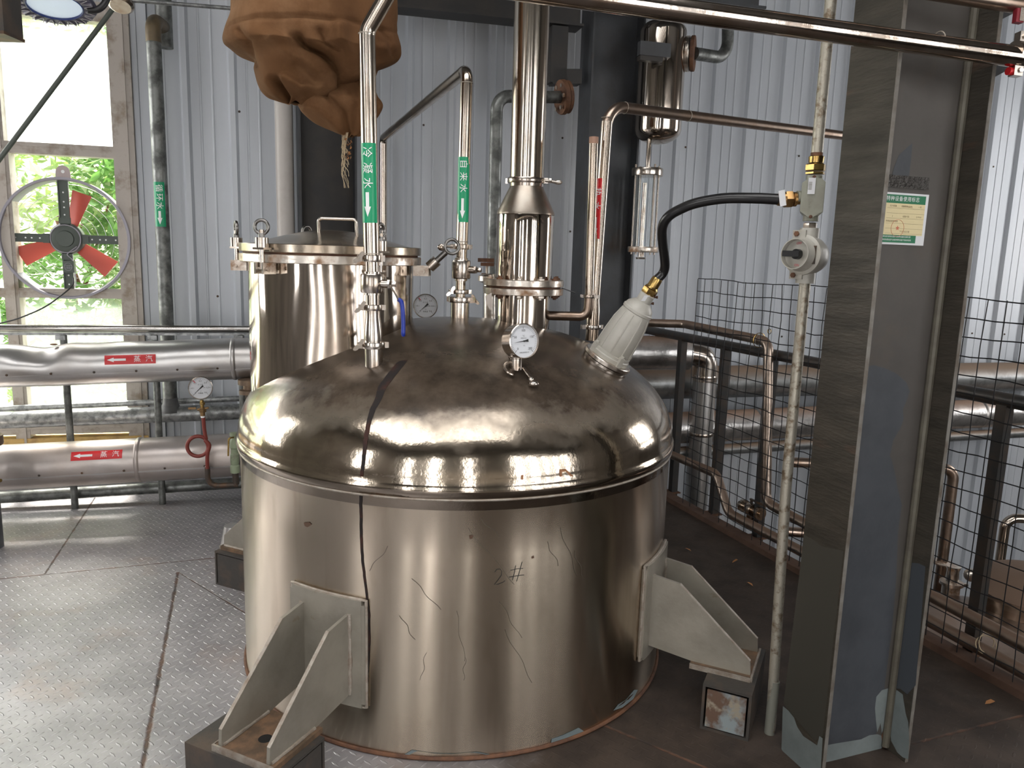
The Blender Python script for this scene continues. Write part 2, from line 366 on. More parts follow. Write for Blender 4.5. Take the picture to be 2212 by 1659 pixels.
def wrap(mb, shape, c, ax, across, r):   # flat x along ax, flat y around the pipe; across = direction of flat +y at the front
    vs, fs = shape; ax = ax.normalized(); ac = (across-ax*across.dot(ax)).normalized(); fr = ax.cross(ac)
    out = []
    for x, y in vs: t = y/r; out.append(c + ax*x + (fr*math.cos(t) + ac*math.sin(t))*r)
    mb.add(out, fs)
def flatput(mb, shape, c, ex, ey, k=1.0):
    vs, fs = shape; mb.add([c+ex*(x*k)+ey*(y*k) for x, y in vs], fs)
def strip_shape(x0, x1, w_, n=14):
    vs = []; fs = []
    for i in range(n+1): y = -w_/2+w_*i/n; vs += [(x0, y), (x1, y)]
    for i in range(n): fs.append((2*i, 2*i+1, 2*i+3, 2*i+2))
    return vs, fs
def shift(sh, dx, dy=0): return [(a+dx, b+dy) for a, b in sh[0]], sh[1]
def pipe_label(parent, c, ax, across, r, L, W, colour, items):
    mb = MB(); wrap(mb, strip_shape(-L/2, L/2, W), c, ax, across, r+.0008); lab = mb.build('label_sticker', colour, parent)
    lt = MB()
    for sh, x in items: wrap(lt, cut2d(*shift(sh, x), .003), c, ax, across, r+.0016)
    lt.build('lettering', 'white', lab); return lab
# ------------------------------------------------------------------ fittings
def clamp(parent, c, ax, r, h, side, nut=True, mt='bright'):
    ax = V(ax).normalized(); side = V(side); side = (side-ax*side.dot(ax)).normalized(); c = V(c)
    mb = MB().lathe([(r*.8, -h/2), (r*.97, -h/2), (r, -h*.35), (r, h*.35), (r*.97, h/2), (r*.8, h/2)], c, ax, 32)
    t = ax.cross(side)
    mb.obox(c+side*(r+.004), side*.009, t*.008, ax*h*.48)
    mb.obox(c-side*(r+.003), side*.006, t*.006, ax*h*.45)
    o = mb.build('clamp', mt, parent)
    if nut:
        p = c+side*(r+.008); wn = MB().cyl(p-t*.004, p+t*.022, .0032, n=10).lathe([(.0045, 0), (.0065, .004), (.0055, .010)], p+t*.006, t, 12)
        q = p+t*.013
        for s_ in (-1, 1):
            d = (side*.75+ax*.6*s_ if s_ < 0 else -side*.5+ax*.8).normalized(); e = d.cross(t).normalized()
            pts = []; 
            for k in range(14):
                a = 2*PI*k/14; pts.append(q + d*(.011+.011*math.cos(a)) + e*(.006*math.sin(a)) - t*.0015)
            wn.prism(pts, t*.003)
        wn.build('wing_nut', 'bright', o)
    return o
def ballvalve(parent, c, ax, r, h, side, lever=None):
    ax = V(ax).normalized(); c = V(c); k = h/2
    b = MB().lathe([(r*.62, -k*1.22), (r*.66, -k*1.2), (r*.66, -k), (r*.93, -k*.98), (r, -k*.85), (r, k*.85), (r*.93, k*.98), (r*.7, k), (r*.7, k*1.2), (r*.62, k*1.22)], c, ax, 36)
    o = b.build('valve_body', 'bright', parent)
    side = V(side).normalized()
    s = MB().cyl(c+side*r*.8, c+side*(r+.018), .0125, n=20).hexb(c+side*(r+.015), side, .0135, .010).hexb(c+side*(r+.027), side, .009, .014)
    s.build('valve_stem', 'bright', o)
    return o
def gauge(parent, c, nrm, r, depth, kind, rim='bright'):
    nrm = V(nrm).normalized(); c = V(c); ex = UP.cross(nrm).normalized(); ey = nrm.cross(ex)
    case = MB().lathe([(r*.90, -depth), (r*.98, -depth*.92), (r*.98, -.004), (r*1.04, -.002), (r*1.04, .004), (r*.99, .006), (r*.96, .003), (r*.95, .0), (0, 0)], c, nrm, 48).build('gauge_case', rim, parent)
    face = MB().lathe([(r*.955, .0005), (0, .0006)], c, nrm, 48).build('dial_face', 'dial', case)
    mk = MB(); red = MB()
    a0, a1 = math.radians(225), math.radians(-45)
    def dirn(a): return ex*math.cos(a)+ey*math.sin(a)
    nt = 41 if kind == 'temp' else 31
    for i in range(nt):
        a = a0+(a1-a0)*i/(nt-1); big = i % (10 if kind == 'temp' else 5) == 0; d = dirn(a); e = d.cross(nrm)
        mk.obox(c+nrm*.0010+d*r*(.82 if big else .85), d*r*(.09 if big else .055), e*r*(.010 if big else .005), nrm*.0002)
    labs = ['0', '50', '100', '150', '200'] if kind == 'temp' else ['0', '0.1', '0.2', '0.3', '0.4', '0.5', '0.6']
    for i, t in enumerate(labs):
        a = a0+(a1-a0)*i/(len(labs)-1); flatput(mk, text2d(t, r*.19), c+nrm*.0012+dirn(a)*r*.62, ex, ey)
    for t, y, s_ in ((('°C', .30, .14), ('WSS-411', .17, .11), ('1.5', -.26, .12), ('无锡仪表有限公司', -.66, .085)) if kind == 'temp' else (('压 力 表', .30, .12), ('MPa', .0, .12), ('1.6', -.28, .12), ('布莱迪', -.48, .14))):
        flatput(mk, text2d(t, r*s_), c+nrm*.0012+ey*r*y + (ex*r*.33 if t == 'MPa' else V((0, 0, 0))), ex, ey)
    mk.build('dial_markings', 'black', face)
    na = math.radians(186) if kind == 'temp' else math.radians(222)
    d = dirn(na); e = d.cross(nrm); nd = MB()
    nd.prism([c+nrm*.0025+d*r*.72, c+nrm*.0025-e*r*.03, c+nrm*.0025-d*r*.30-e*r*.085, c+nrm*.0025-d*r*.30+e*r*.085, c+nrm*.0025+e*r*.03], nrm*.001)
    nd.lathe([(r*.05, .002), (r*.05, .005), (0, .0055)], c, nrm, 16); nd.build('needle', 'black', case)
    if kind != 'temp':
        d = dirn(math.radians(130)); red.obox(c+nrm*.0015+d*r*.78, d*r*.13, d.cross(nrm)*r*.03, nrm*.0003); red.build('limit_mark', 'dialred', case)
    return case
# ================================================================== SETTING
# ---- back wall of ribbed sheet, with a window opening at its left
UJ = wu(onw(302, 500)); ZT = onw(150, 16).z; ZS = onw(200, 938).z
def profile(u0, u1):
    P = []; ph = wu(onw(402, 500)); pitch = .25; k = math.floor((u0-ph)/pitch)-1
    while True:
        b = ph+k*pitch
        if b > u1: break
        for du, h in ((0, .0), (.013, .024), (.040, .024), (.053, 0), (.098, 0), (.102, .0035), (.108, .0035), (.112, 0), (.162, 0), (.166, .0035), (.172, .0035), (.176, 0), (.225, 0)):
            u = b+du
            if u0 <= u <= u1: P.append((u, h))
        k += 1
    return [(u0, 0)]+P+[(u1, 0)]
def sheet(u0, u1, z0, z1):
    mb = MB(); P = profile(u0, u1); vs = []
    for u, h in P: vs += [wpt(u, h, z0), wpt(u, h, z1)]
    mb.add(vs, [(2*i, 2*i+2, 2*i+3, 2*i+1) for i in range(len(P)-1)])
    vs = [wpt(u0, -.05, z0), wpt(u1, -.05, z0), wpt(u1, -.05, z1), wpt(u0, -.05, z1)]
    mb.add(vs, [(0, 3, 2, 1)])
    return mb
UR = 7.6; UL = -3.4; ZC = 4.4; ZL = -3.0
mb = sheet(UJ, UR, ZL, ZC)
for a in (sheet(UL, UJ, ZT, ZC), sheet(UL, UJ, ZL, ZS-.10)): mb.add(a.v, a.f)
wb = struct(mb.build('wall_back', 'wallpaint', ang=20))
sw = MB()
for x, y in ((517, 241), (915, 270), (1215, 298), (1481, 318), (1604, 330), (1726, 337), (1577, 727), (1689, 727), (2146, 360), (2100, 720), (2170, 722), (1232, 500), (470, 640)):
    p = onw(x, y, .003); sw.lathe([(.007, 0), (.006, .003), (.003, .005)], p, WN, 8)
sw.build('wall_screw', 'darkiron', wb)
# flashing beside the window
fl = MB(); 
for du, wd, of in ((-.005, .03, .02), (.065, .025, .03), (.115, .02, .012)):
    fl.obox(wpt(UJ+du, of/2, (ZC+ZS)/2-.3), WD*wd, WN*of/2, UP*((ZC-ZS)/2+.3))
struct(fl.build('trim_1', 'wallpaint', flat=True))
# ---- window frame
fr = MB(); fo = .045
def bar(x0, y0, x1, y1, hw, dep=.04, off=.0): 
    a = onw(x0, y0, off); b = onw(x1, y1, off); d = (b-a).normalized(); s_ = d.cross(WN).normalized(); fr.obox((a+b)/2, d*((b-a).length/2), s_*hw, WN*dep)
    fr.obox((a+b)/2 + WN*(dep+.004), d*((b-a).length/2), s_*hw*.25, WN*.004)
uj = wu(onw(268, 400)); 
def vbar(px, py, z0, z1, hw, dep=.045):
    u = wu(onw(px, py)); fr.obox(wpt(u, 0, (z0+z1)/2), WD*hw, WN*dep, UP*(z1-z0)/2); fr.obox(wpt(u+hw*.35, dep+.003, (z0+z1)/2), WD*.006, WN*.004, UP*(z1-z0)/2)
def hbar(px, py, u0, u1, hw, dep=.042):
    z = onw(px, py).z; fr.obox(wpt((u0+u1)/2, 0, z), WD*(u1-u0)/2, WN*dep, UP*hw); fr.obox(wpt((u0+u1)/2, dep+.002, z+hw*.4), WD*(u1-u0)/2, WN*.003, UP*.004)
UE = wu(onw(282, 400))
vbar(276, 400, ZS-.1, ZT+.1, .055); vbar(-3, 250, onw(0, 330).z, ZT+.1, .03); vbar(20, 480, ZS-.1, onw(0, 322).z, .036)
hbar(140, 325, UL, UE, .030); hbar(150, 633, UL, UE, .026); hbar(150, 24, UL, UE, .05); hbar(150, 924, UL, UE, .025)
win = struct(fr.build('window_1', 'frame', flat=True))
def pane(x0, x1, y0, y1, mt):
    u0 = wu(onw(x0, (y0+y1)/2)); u1 = wu(onw(x1, (y0+y1)/2)); z0 = onw((x0+x1)/2, y1).z; z1 = onw((x0+x1)/2, y0).z
    MB().obox(wpt((u0+u1)/2, -.01, (z0+z1)/2), WD*(u1-u0)/2, WN*.002, UP*(z1-z0)/2).build('window_pane', mt, win, flat=True)
pane(8, 262, 95, 320, 'film'); pane(8, 262, 30, 95, 'haze'); pane(35, 285, 642, 915, 'haze'); pane(-260, -8, 30, 320, 'film')
pane(-260, 8, 642, 915, 'haze')
MB().obox(wpt((UL+UJ)/2, .0, ZS-.06), WD*((UJ-UL)/2), WN*.05, UP*.055).build('sill_foam', 'foam', win, flat=True)
# ---- floor of chequer plate: outline keeps clear of the open edge on the right
E0 = V((.945, 4.297, 0)); E1 = V((1.718, 2.335, 0)); ED = (E0-E1).normalized(); EN = V((-ED.y, ED.x, 0))
if EN.x > 0: EN = -EN     # EN points to the platform side (left)
Eend = E0 + ED*((W0-E0).dot(WN)/ED.dot(WN)); Enear = E1 - ED*6.2
poly = [wpt(UL, 0, 0), V((-3.9, -4.2, 0)), V((Enear.x, -3.6, 0)), Enear if Enear.y > -3.6 else E1-ED*5.5, Eend]
poly = [wpt(UL, 0, 0), wpt(UL, 8.0, 0), wpt(UL+7.5, 8.0, 0), E1-ED*3.6, Eend]
fb = MB().prism([p-UP*.012 for p in poly], UP*.012)
def floor_mat():
    m = bpy.data.materials.new('chequer_plate'); m.use_nodes = True; nt = m.node_tree; N = nt.nodes; L = nt.links; b = N['Principled BSDF']
    tc = N.new('ShaderNodeTexCoord')
    def mt_(op, a, b_=None, c=None):
        n = N.new('ShaderNodeMath'); n.operation = op
        for i, v in enumerate((a, b_, c)):
            if v is None: continue
            if isinstance(v, (int, float)): n.inputs[i].default_value = v
            else: L.new(v, n.inputs[i])
        return n.outputs[0]
    def rng(v, a, z, lo=0., hi=1.):
        n = N.new('ShaderNodeMapRange'); n.inputs[1].default_value = a; n.inputs[2].default_value = z; n.inputs[3].default_value = lo; n.inputs[4].default_value = hi; L.new(v, n.inputs[0]); return n.outputs[0]
    def noise(s, d=6, off=0, st=(1, 1, 1)):
        mp = N.new('ShaderNodeMapping'); mp.inputs['Location'].default_value = (off, off, 0); mp.inputs['Scale'].default_value = st; L.new(tc.outputs['Object'], mp.inputs[0])
        n = N.new('ShaderNodeTexNoise'); n.inputs['Scale'].default_value = s; n.inputs['Detail'].default_value = d; n.inputs['Roughness'].default_value = .62; L.new(mp.outputs[0], n.inputs['Vector']); return n.outputs[0]
    def mixc(f, a, c):
        n = N.new('ShaderNodeMix'); n.data_type = 'RGBA'
        if isinstance(f, (int, float)): n.inputs[0].default_value = f
        else: L.new(f, n.inputs[0])
        for i, v in ((6, a), (7, c)):
            if isinstance(v, tuple): n.inputs[i].default_value = (*v, 1)
            else: L.new(v, n.inputs[i])
        return n.outputs[2]
    mp = N.new('ShaderNodeMapping'); mp.inputs['Rotation'].default_value = (0, 0, math.radians(38)); mp.inputs['Scale'].default_value = (1/.031,)*3; L.new(tc.outputs['Object'], mp.inputs[0])
    sp = N.new('ShaderNodeSeparateXYZ'); L.new(mp.outputs[0], sp.inputs[0]); x, y = sp.outputs[0], sp.outputs[1]
    fx = mt_('FLOOR', x); fy = mt_('FLOOR', y); ux = mt_('SUBTRACT', mt_('SUBTRACT', x, fx), .5); uy = mt_('SUBTRACT', mt_('SUBTRACT', y, fy), .5)
    par = mt_('FLOORED_MODULO', mt_('ADD', fx, fy), 2.0)
    par = mt_('GREATER_THAN', par, .5)
    def lens(a, b_): return mt_('SUBTRACT', 1.0, mt_('ADD', mt_('POWER', mt_('ABSOLUTE', mt_('DIVIDE', a, .52)), 1.5), mt_('POWER', mt_('ABSOLUTE', mt_('DIVIDE', b_, .125)), 1.6)))
    l1 = lens(ux, uy); l2 = lens(uy, ux)
    ll = mt_('ADD', mt_('MULTIPLY', l1, par), mt_('MULTIPLY', l2, mt_('SUBTRACT', 1.0, par)))
    lug = rng(ll, 0.0, .55)
    s0 = N.new('ShaderNodeSeparateXYZ'); L.new(tc.outputs['Object'], s0.inputs[0]); X, Y = s0.outputs[0], s0.outputs[1]
    seams = None
    def seam(pa, pb, width, clip=None):
        nonlocal seams
        d = (pb-pa); d.z = 0; Ln = d.length; d.normalize(); nx, ny = -d.y, d.x
        dist = mt_('ABSOLUTE', mt_('ADD', mt_('ADD', mt_('MULTIPLY', X, nx), mt_('MULTIPLY', Y, ny)), -(pa.x*nx+pa.y*ny)))
        al = mt_('ADD', mt_('ADD', mt_('MULTIPLY', X, d.x), mt_('MULTIPLY', Y, d.y)), -(pa.x*d.x+pa.y*d.y))
        k = rng(mt_('ADD', dist, mt_('MULTIPLY', mt_('SUBTRACT', noise(18, 5, 2), .5), width*2.0)), width*.3, width*1.0, 1, 0); k = mt_('MULTIPLY', k, mt_('GREATER_THAN', al, 0)); k = mt_('MULTIPLY', k, mt_('LESS_THAN', al, Ln))
        seams = k if seams is None else mt_('MAXIMUM', seams, k)
    A = atz(-200, 1270); B = atz(620, 1190); seam(A, B, .006)
    seam(atz(385, 1236), atz(300, 1700), .009); seam(atz(97, 1240), atz(215, 1060), .006)
    seam(atz(385, 1236), atz(540, 1330), .004)
    seam(atz(1969, 1607), atz(2300, 1522), .006); seam(atz(1240, 1540), atz(1600, 1690), .006)
    # worn bright steel by the window, trodden dirty with painted shade round the kettle and towards the open edge
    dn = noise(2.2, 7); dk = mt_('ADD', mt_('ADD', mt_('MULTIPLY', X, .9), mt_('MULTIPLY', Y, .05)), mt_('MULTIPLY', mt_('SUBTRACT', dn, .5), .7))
    dirt_shade = rng(dk, -.30, .15)
    c = mixc(rng(noise(5, 8, 3), .35, .65), (.43, .415, .425), (.31, .30, .31))
    c = mixc(mt_('MULTIPLY', rng(noise(3, 8, 8), .55, .72), .6), c, (.42, .32, .27))
    c = mixc(mt_('MULTIPLY', rng(noise(45, 4, 5), .6, .7), .35), c, (.18, .15, .13))
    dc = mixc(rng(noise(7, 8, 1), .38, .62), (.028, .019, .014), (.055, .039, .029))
    c = mixc(mt_('MULTIPLY', lug, .5), c, (.62, .61, .62))
    c = mixc(dirt_shade, c, dc)
    c = mixc(mt_('MULTIPLY', seams, .9), c, mixc(rng(noise(9, 4, 2), .4, .6), (.13, .065, .04), (.02, .015, .012)))
    L.new(c, b.inputs['Base Color'])
    L.new(mt_('SUBTRACT', .45, mt_('MULTIPLY', dirt_shade, .4)), b.inputs['Metallic'])
    r = mt_('ADD', .38, mt_('MULTIPLY', dirt_shade, .25)); r = mt_('ADD', r, mt_('MULTIPLY', mt_('SUBTRACT', noise(12, 6, 4), .5), .25)); L.new(r, b.inputs['Roughness'])
    hh = mt_('ADD', mt_('MULTIPLY', lug, mt_('SUBTRACT', 1.0, mt_('MULTIPLY', dirt_shade, .75))), mt_('MULTIPLY', noise(60, 4, 7), .22))
    hh = mt_('SUBTRACT', hh, mt_('MULTIPLY', seams, .5)); hh = mt_('ADD', hh, mt_('MULTIPLY', noise(1.6, 2, 3), 6.0))
    bp = N.new('ShaderNodeBump'); bp.inputs['Distance'].default_value = .0016; L.new(hh, bp.inputs['Height']); L.new(bp.outputs[0], b.inputs['Normal'])
    return m
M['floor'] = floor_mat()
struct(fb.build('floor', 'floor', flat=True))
# kick board and edge angle along the open side
kb = MB(); mid = (Eend+E1-ED*3.6)/2; hl = (Eend-(E1-ED*3.6)).length/2
kb.obox(mid-EN*.02+UP*.005, ED*hl, EN*.035, UP*.022)
struct(kb.build('trim_2', 'wood', flat=True))
# lower level and hall shell
FL = MB().prism([wpt(UL, 0, ZL), wpt(UL, 10, ZL), wpt(UR, 10, ZL), wpt(UR, 0, ZL)], -UP*.05)
struct(FL.build('floor_lower', 'lowfloor', flat=True))
def slab(a, b, z0, z1, name, mt, holes=()):   # upright wall between plan points with rectangular openings (s0,s1,z0,z1)
    d = (b-a).normalized(); Ln = (b-a).length; n = V((-d.y, d.x, 0)); mb = MB()
    ss = sorted({0.0, Ln} | {h[0] for h in holes} | {h[1] for h in holes}); zz = sorted({z0, z1} | {h[2] for h in holes} | {h[3] for h in holes})
    for i in range(len(ss)-1):
        for j in range(len(zz)-1):
            cs, cz = (ss[i]+ss[i+1])/2, (zz[j]+zz[j+1])/2
            if any(h[0] < cs < h[1] and h[2] < cz < h[3] for h in holes): continue
            mb.obox(a+d*cs+UP*cz, d*((ss[i+1]-ss[i])/2), n*.04, UP*((zz[j+1]-zz[j])/2))
    return struct(mb.build(name, mt, flat=True))
A0 = wpt(UL, 0, 0); A1 = wpt(UL, 8, 0); A2 = wpt(UR, 8, 0); A3 = wpt(UR, 0, 0)
# left wall (big windows), wall behind the camera (tall bays), right wall (darker, one bay)
slab(A0, A1, ZL, ZC, 'wall_left', 'plaster', [(.3, 1.3, .9, 3.2), (5.2, 5.9, .9, 3.2)])
bays = [(a, b, .1, 3.3) for a, b in ((.6, 1.0), (2.0, 2.5), (3.9, 4.15), (6.2, 6.6), (7.0, 7.5), (7.95, 8.25), (8.7, 9.2), (9.75, 10.2))]
slab(A1, A2, ZL, ZC, 'wall_front', 'plaster', bays)
slab(A2, A3, ZL, ZC, 'wall_right', 'plaster', [(5.6, 6.8, .8, 3.0)])
# roof: dark sheet with skylight strips behind the camera
rf = MB(); holes = [(3.3+.34*i, 3.3+.34*i+.2) for i in range(8)]; edges = [0]
offs = [0.0]
for a, b in holes: offs += [a, b]
offs.append(8.0)
for i in range(len(offs)-1):
    solid = i % 2 == 0
    for (u0, u1) in ([(UL, UR)] if solid else [(UL, UL+1.2), (UL+5.9, UR)]):
        rf.obox(wpt((u0+u1)/2, (offs[i]+offs[i+1])/2, ZC+.04), WD*((u1-u0)/2), WN*((offs[i+1]-offs[i])/2), UP*.04)
struct(rf.build('ceiling', 'roofdark', flat=True))
ry = math.atan2(WD.y, WD.x)
portal(wpt(UL+3.55, 4.6, ZC+.1), (0, 0, ry), 4.7, 2.7)
portal(wpt((UL+UR)/2, 8.1, 1.9), (PI/2, 0, ry), UR-UL, 3.3)
portal(wpt(UL-.1, 4.0, 2.05), (PI/2, 0, ry-PI/2), 7.4, 2.4)
portal(wpt((UL+UJ)/2, -.12, (ZS+ZT)/2), (-PI/2, 0, ry), UJ-UL, ZT-ZS)
portal(wpt(UR+.1, 1.8, 1.9), (PI/2, 0, ry+PI/2), 1.4, 2.2)
# ---- outdoors beyond the window: planted bank
ground = MB(); G = 14
gv = []; gf = []
for i in range(G+1):
    for j in range(G+1):
        u = -9 + 15*i/G; d = .5+9*j/G; gv.append(wpt(u, -d, -1.2 + max(0, d-1.2)*.95 + .2*math.sin(u*1.7+d*2)))
for i in range(G):
    for j in range(G): a = i*(G+1)+j; gf.append((a, a+G+1, a+G+2, a+1))
struct(ground.add(gv, gf).build('terrain', 'soil'))
def shrub(cu, cd_, cz, rx, rz, n, mt, label, ls=.05):
    mb = MB(); rnd = random.Random(int(cu*100+cd_*10)+5)
    c = wpt(cu, -cd_, cz)
    for _ in range(n):
        th = rnd.uniform(0, 2*PI); ph = math.acos(rnd.uniform(-.6, 1)); rr = rnd.uniform(.45, 1.0)**.5
        p = c + V((math.cos(th)*math.sin(ph)*rx*rr, math.sin(th)*math.sin(ph)*rx*rr, math.cos(ph)*rz*rr))
        d = V((rnd.uniform(-1, 1), rnd.uniform(-1, 1), rnd.uniform(-.8, .4))).normalized(); e = d.cross(V((rnd.uniform(-1, 1), rnd.uniform(-1, 1), 1))).normalized(); s1 = ls*rnd.uniform(.6, 1.4)
        nn = d.cross(e)
        mb.add([p-d*s1, p+e*s1*.45+nn*s1*.12, p+d*s1, p-e*s1*.45+nn*s1*.12], [(0, 1, 2), (0, 2, 3)])
    r = thing('shrub', label, 'shrub', tuple(c-UP*rz), 'sunlit shrubs on the bank outside the window')
    mb.build('foliage', mt, r, flat=True)
    st = MB()
    for k in range(4): st.tube([c-UP*(rz+.1)+V((.05*k-.1, 0, 0)), c+V((rnd.uniform(-.4, .4)*rx, rnd.uniform(-.3, .3)*rx, rnd.uniform(-.2, .3)*rz))], [.018, .006], 6)
    st.build('stem', 'rust', r)
LB = 'leafy shrub on the sunlit bank '
shrub(wu(onw(230, 370))+.0, 1.9, 1.75, .75, .65, 1500, 'leaf2', LB+'behind the top right of the fan', .06)
shrub(wu(onw(40, 400))-.3, 2.1, 1.75, .8, .6, 1500, 'leaf1', LB+'behind the left rim of the fan', .055)
shrub(wu(onw(250, 560))+.1, 1.5, 1.05, .55, .45, 1200, 'leaf1', LB+'behind the lower right of the fan', .045)
shrub(wu(onw(60, 600))-.2, 1.6, .95, .6, .5, 1200, 'leaf2', LB+'behind the lower left of the fan', .045)
shrub(wu(onw(200, 700))+.1, 1.3, .55, .6, .42, 1200, 'leaf2', LB+'behind the dusty pane above the steam pipe', .045)
shrub(wu(onw(60, 820))-.2, 1.3, .15, .8, .5, 1400, 'leaf1', LB+'low down behind the window sill', .045)
shrub(wu(onw(230, 60))+.3, 3.0, 3.2, 1.0, .7, 1600, 'leaf2', LB+'showing above the white film of the top pane', .07)
shrub(wu(onw(40, 60))-.6, 3.2, 3.1, 1.0, .7, 1600, 'leaf1', LB+'showing beside the round ceiling lamp', .07)
shrub(-3.4, 2.6, 2.2, 1.1, .9, 1400, 'leaf2', LB+'furthest left, mostly behind the mullion', .07)
# ================================================================== KETTLE
TC = V((-.184, 2.678, 0)); TR = .744; HZ = .80; HH = .372
def tank_hit(x, y, off=.0008):
    d = ray(x, y); o = CC-TC-V((0, 0, HZ)); R = TR+off; H = HH+off
    a = V((d.x/R, d.y/R, d.z/H)); b = V((o.x/R, o.y/R, o.z/H)); A = a.dot(a); B = 2*a.dot(b); c = b.dot(b)-1; D = B*B-4*A*c; P = None
    if D > 0:
        P = CC+d*((-B-math.sqrt(D))/2/A)
        if P.z < HZ: P = None
    if P is None:
        R = TR-.006+off; A = d.x**2+d.y**2; B = 2*(d.x*o.x+d.y*o.y); c = o.x**2+o.y**2-R*R; D = B*B-4*A*c
        if D > 0: P = CC+d*((-B-math.sqrt(D))/2/A)
    return P
def tnorm(P):
    v = P-TC
    if P.z > HZ: return V((v.x/TR**2, v.y/TR**2, (P.z-HZ)/HH**2)).normalized()
    return V((v.x, v.y, 0)).normalized()
kt = thing('kettle', 'large round stainless steel extraction kettle marked 2# with a dusty domed top', 'kettle', tuple(TC))
prof = [(TR-.006, 0.0), (TR-.006, .2), (TR-.006, .4), (TR-.006, .6), (TR-.006, .752), (TR+.002, .762), (TR+.007, .775), (TR+.007, .785), (TR+.002, .794), (TR, HZ)]
for i in range(1, 41): a = PI/2*i/40; prof.append((TR*math.cos(a) if i < 40 else 0, HZ+HH*math.sin(a)))
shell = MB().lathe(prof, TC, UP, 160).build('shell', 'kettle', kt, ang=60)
# weld bead and seam lip
MB().torus(TC+UP*.757, UP, TR-.001, .004, 160, 8).build('girth_weld', 'weld', shell)
MB().torus(TC+UP*.006, UP, TR-.003, .006, 160, 8).build('base_weld', 'rust', shell)
def streak(pts, ws, name, mt, parent, off=.001):
    P = []; 
    for (x, y), w_ in zip(pts, ws): 
        a = tank_hit(x-w_/2, y, off); b = tank_hit(x+w_/2, y, off)
        if a and b: P += [a, b]
    return MB().add(P, [(2*i, 2*i+1, 2*i+3, 2*i+2) for i in range(len(P)//2-1)]).build(name, mt, parent)
def dense(pts, ws, n=5):
    P = []; W = []
    for i in range(len(pts)-1):
        for k in range(n):
            t = k/n; P.append((pts[i][0]*(1-t)+pts[i+1][0]*t + random.uniform(-.5, .5), pts[i][1]*(1-t)+pts[i+1][1]*t)); W.append(ws[i]*(1-t)+ws[i+1]*t)
    return P+[pts[-1]], W+[ws[-1]]
pp, ww = dense([(877, 777), (868, 782), (845, 810), (826, 835), (818, 860), (805, 885), (797, 910), (791, 940), (786, 985), (780, 1035), (779, 1090), (780, 1150), (783, 1210), (790, 1270), (797, 1330), (798, 1390), (795, 1440), (793, 1478)], [6, 20, 20, 19, 15, 13, 10, 9, 8, 7, 6, 6, 5.5, 5, 5, 4.5, 4, 3], 7)
streak(pp, ww, 'drip_streak', 'brownline', shell)
# scribbled number and scratches
def scribble(lines, w_, name, mt='black'):
    mb = MB()
    for ln in lines:
        q = [tank_hit(x, y, .0009) for x, y in ln]; P = []
        for i, p in enumerate(q):
            t = (q[min(i+1, len(q)-1)]-q[max(i-1, 0)]).normalized(); s2 = t.cross(tnorm(p)).normalized()*w_/2; P += [p-s2, p+s2]
        mb.add(P, [(2*i, 2*i+1, 2*i+3, 2*i+2) for i in range(len(q)-1)])
    return mb.build(name, mt, shell)
two = [(1069, 1236), (1073, 1230), (1080, 1229), (1084, 1234), (1083, 1243), (1076, 1253), (1068, 1263), (1076, 1262), (1088, 1257), (1091, 1254)]
hash_ = [[(1114, 1222), (1111, 1238), (1107, 1253)], [(1128, 1214), (1122, 1236), (1116, 1256)], [(1103, 1232), (1117, 1229), (1130, 1228)], [(1100, 1247), (1116, 1244), (1132, 1242)]]
scribble([two]+hash_, .0016, 'number_mark')
scr = []
rnd = random.Random(3)
for (x, y, L_, a) in ((1010, 1140, 160, 50), (1180, 1170, 60, 62), (1210, 1140, 110, 70), (1240, 1190, 60, 70), (840, 1180, 70, 130), (890, 1250, 90, 48), (985, 1320, 110, 80), (1080, 1300, 90, 60), (1090, 1360, 130, 62), (920, 1410, 60, 100), (1005, 1420, 50, 95), (865, 1330, 60, 60), (1035, 1120, 60, 40)):
    ln = []
    for k in range(9): t = k/8; aa = math.radians(a+18*math.sin(t*3+x)); ln.append((x+L_*t*math.cos(math.radians(a))+3*math.sin(t*9+y), y+L_*t*math.sin(math.radians(a))))
    scr.append(ln)
M['scratch'] = mat('scratch', (.10, .08, .065), .2, .5)
for ln in scr: scribble([ln], .0011, 'scratch_mark', 'scratch')
def blotch(pts, name, mt, off=.0012):
    P = [tank_hit(x, y, off) for x, y in pts]; c = sum(P, V((0, 0, 0)))/len(P)
    return MB().add([c]+P, [(0, i+1, (i+1) % len(P)+1) for i in range(len(P))]).build(name, mt, shell)
for pts in ([(1209, 1014), (1222, 1013), (1229, 1020), (1238, 1028), (1236, 1036), (1222, 1040), (1213, 1038), (1209, 1028)], [(1126, 1027), (1131, 1026), (1130, 1036), (1125, 1036)], [(1148, 1042), (1156, 1041), (1158, 1046), (1150, 1047)]): blotch(pts, 'tape_residue', mat('tape_residue', (.36, .17, .08), 0, .6))
for pts in ([(656, 1129), (668, 1128), (673, 1133), (664, 1139), (658, 1136)], [(1013, 1157), (1023, 1156), (1021, 1163), (1015, 1165)], [(1148, 1203), (1153, 1200), (1154, 1205), (1149, 1207)], [(1160, 1620), (1180, 1614), (1196, 1618), (1190, 1628), (1165, 1632)]):
    blotch(pts, 'stain_spot', mat('stain_spot', (.10, .055, .035), .2, .6))
for pts in ([(870, 1632), (910, 1640), (960, 1644), (1010, 1640), (1060, 1630), (1030, 1624), (980, 1628), (930, 1626), (890, 1620)], [(1325, 1535), (1345, 1528), (1368, 1510), (1378, 1490), (1370, 1490), (1352, 1512), (1335, 1522)], [(1190, 1606), (1230, 1596), (1262, 1580), (1250, 1572), (1215, 1588), (1192, 1596)]):
    blotch(pts, 'paint_smear', mat('smeared_blue_paint', (.17, .21, .22), .1, .55), .0015)
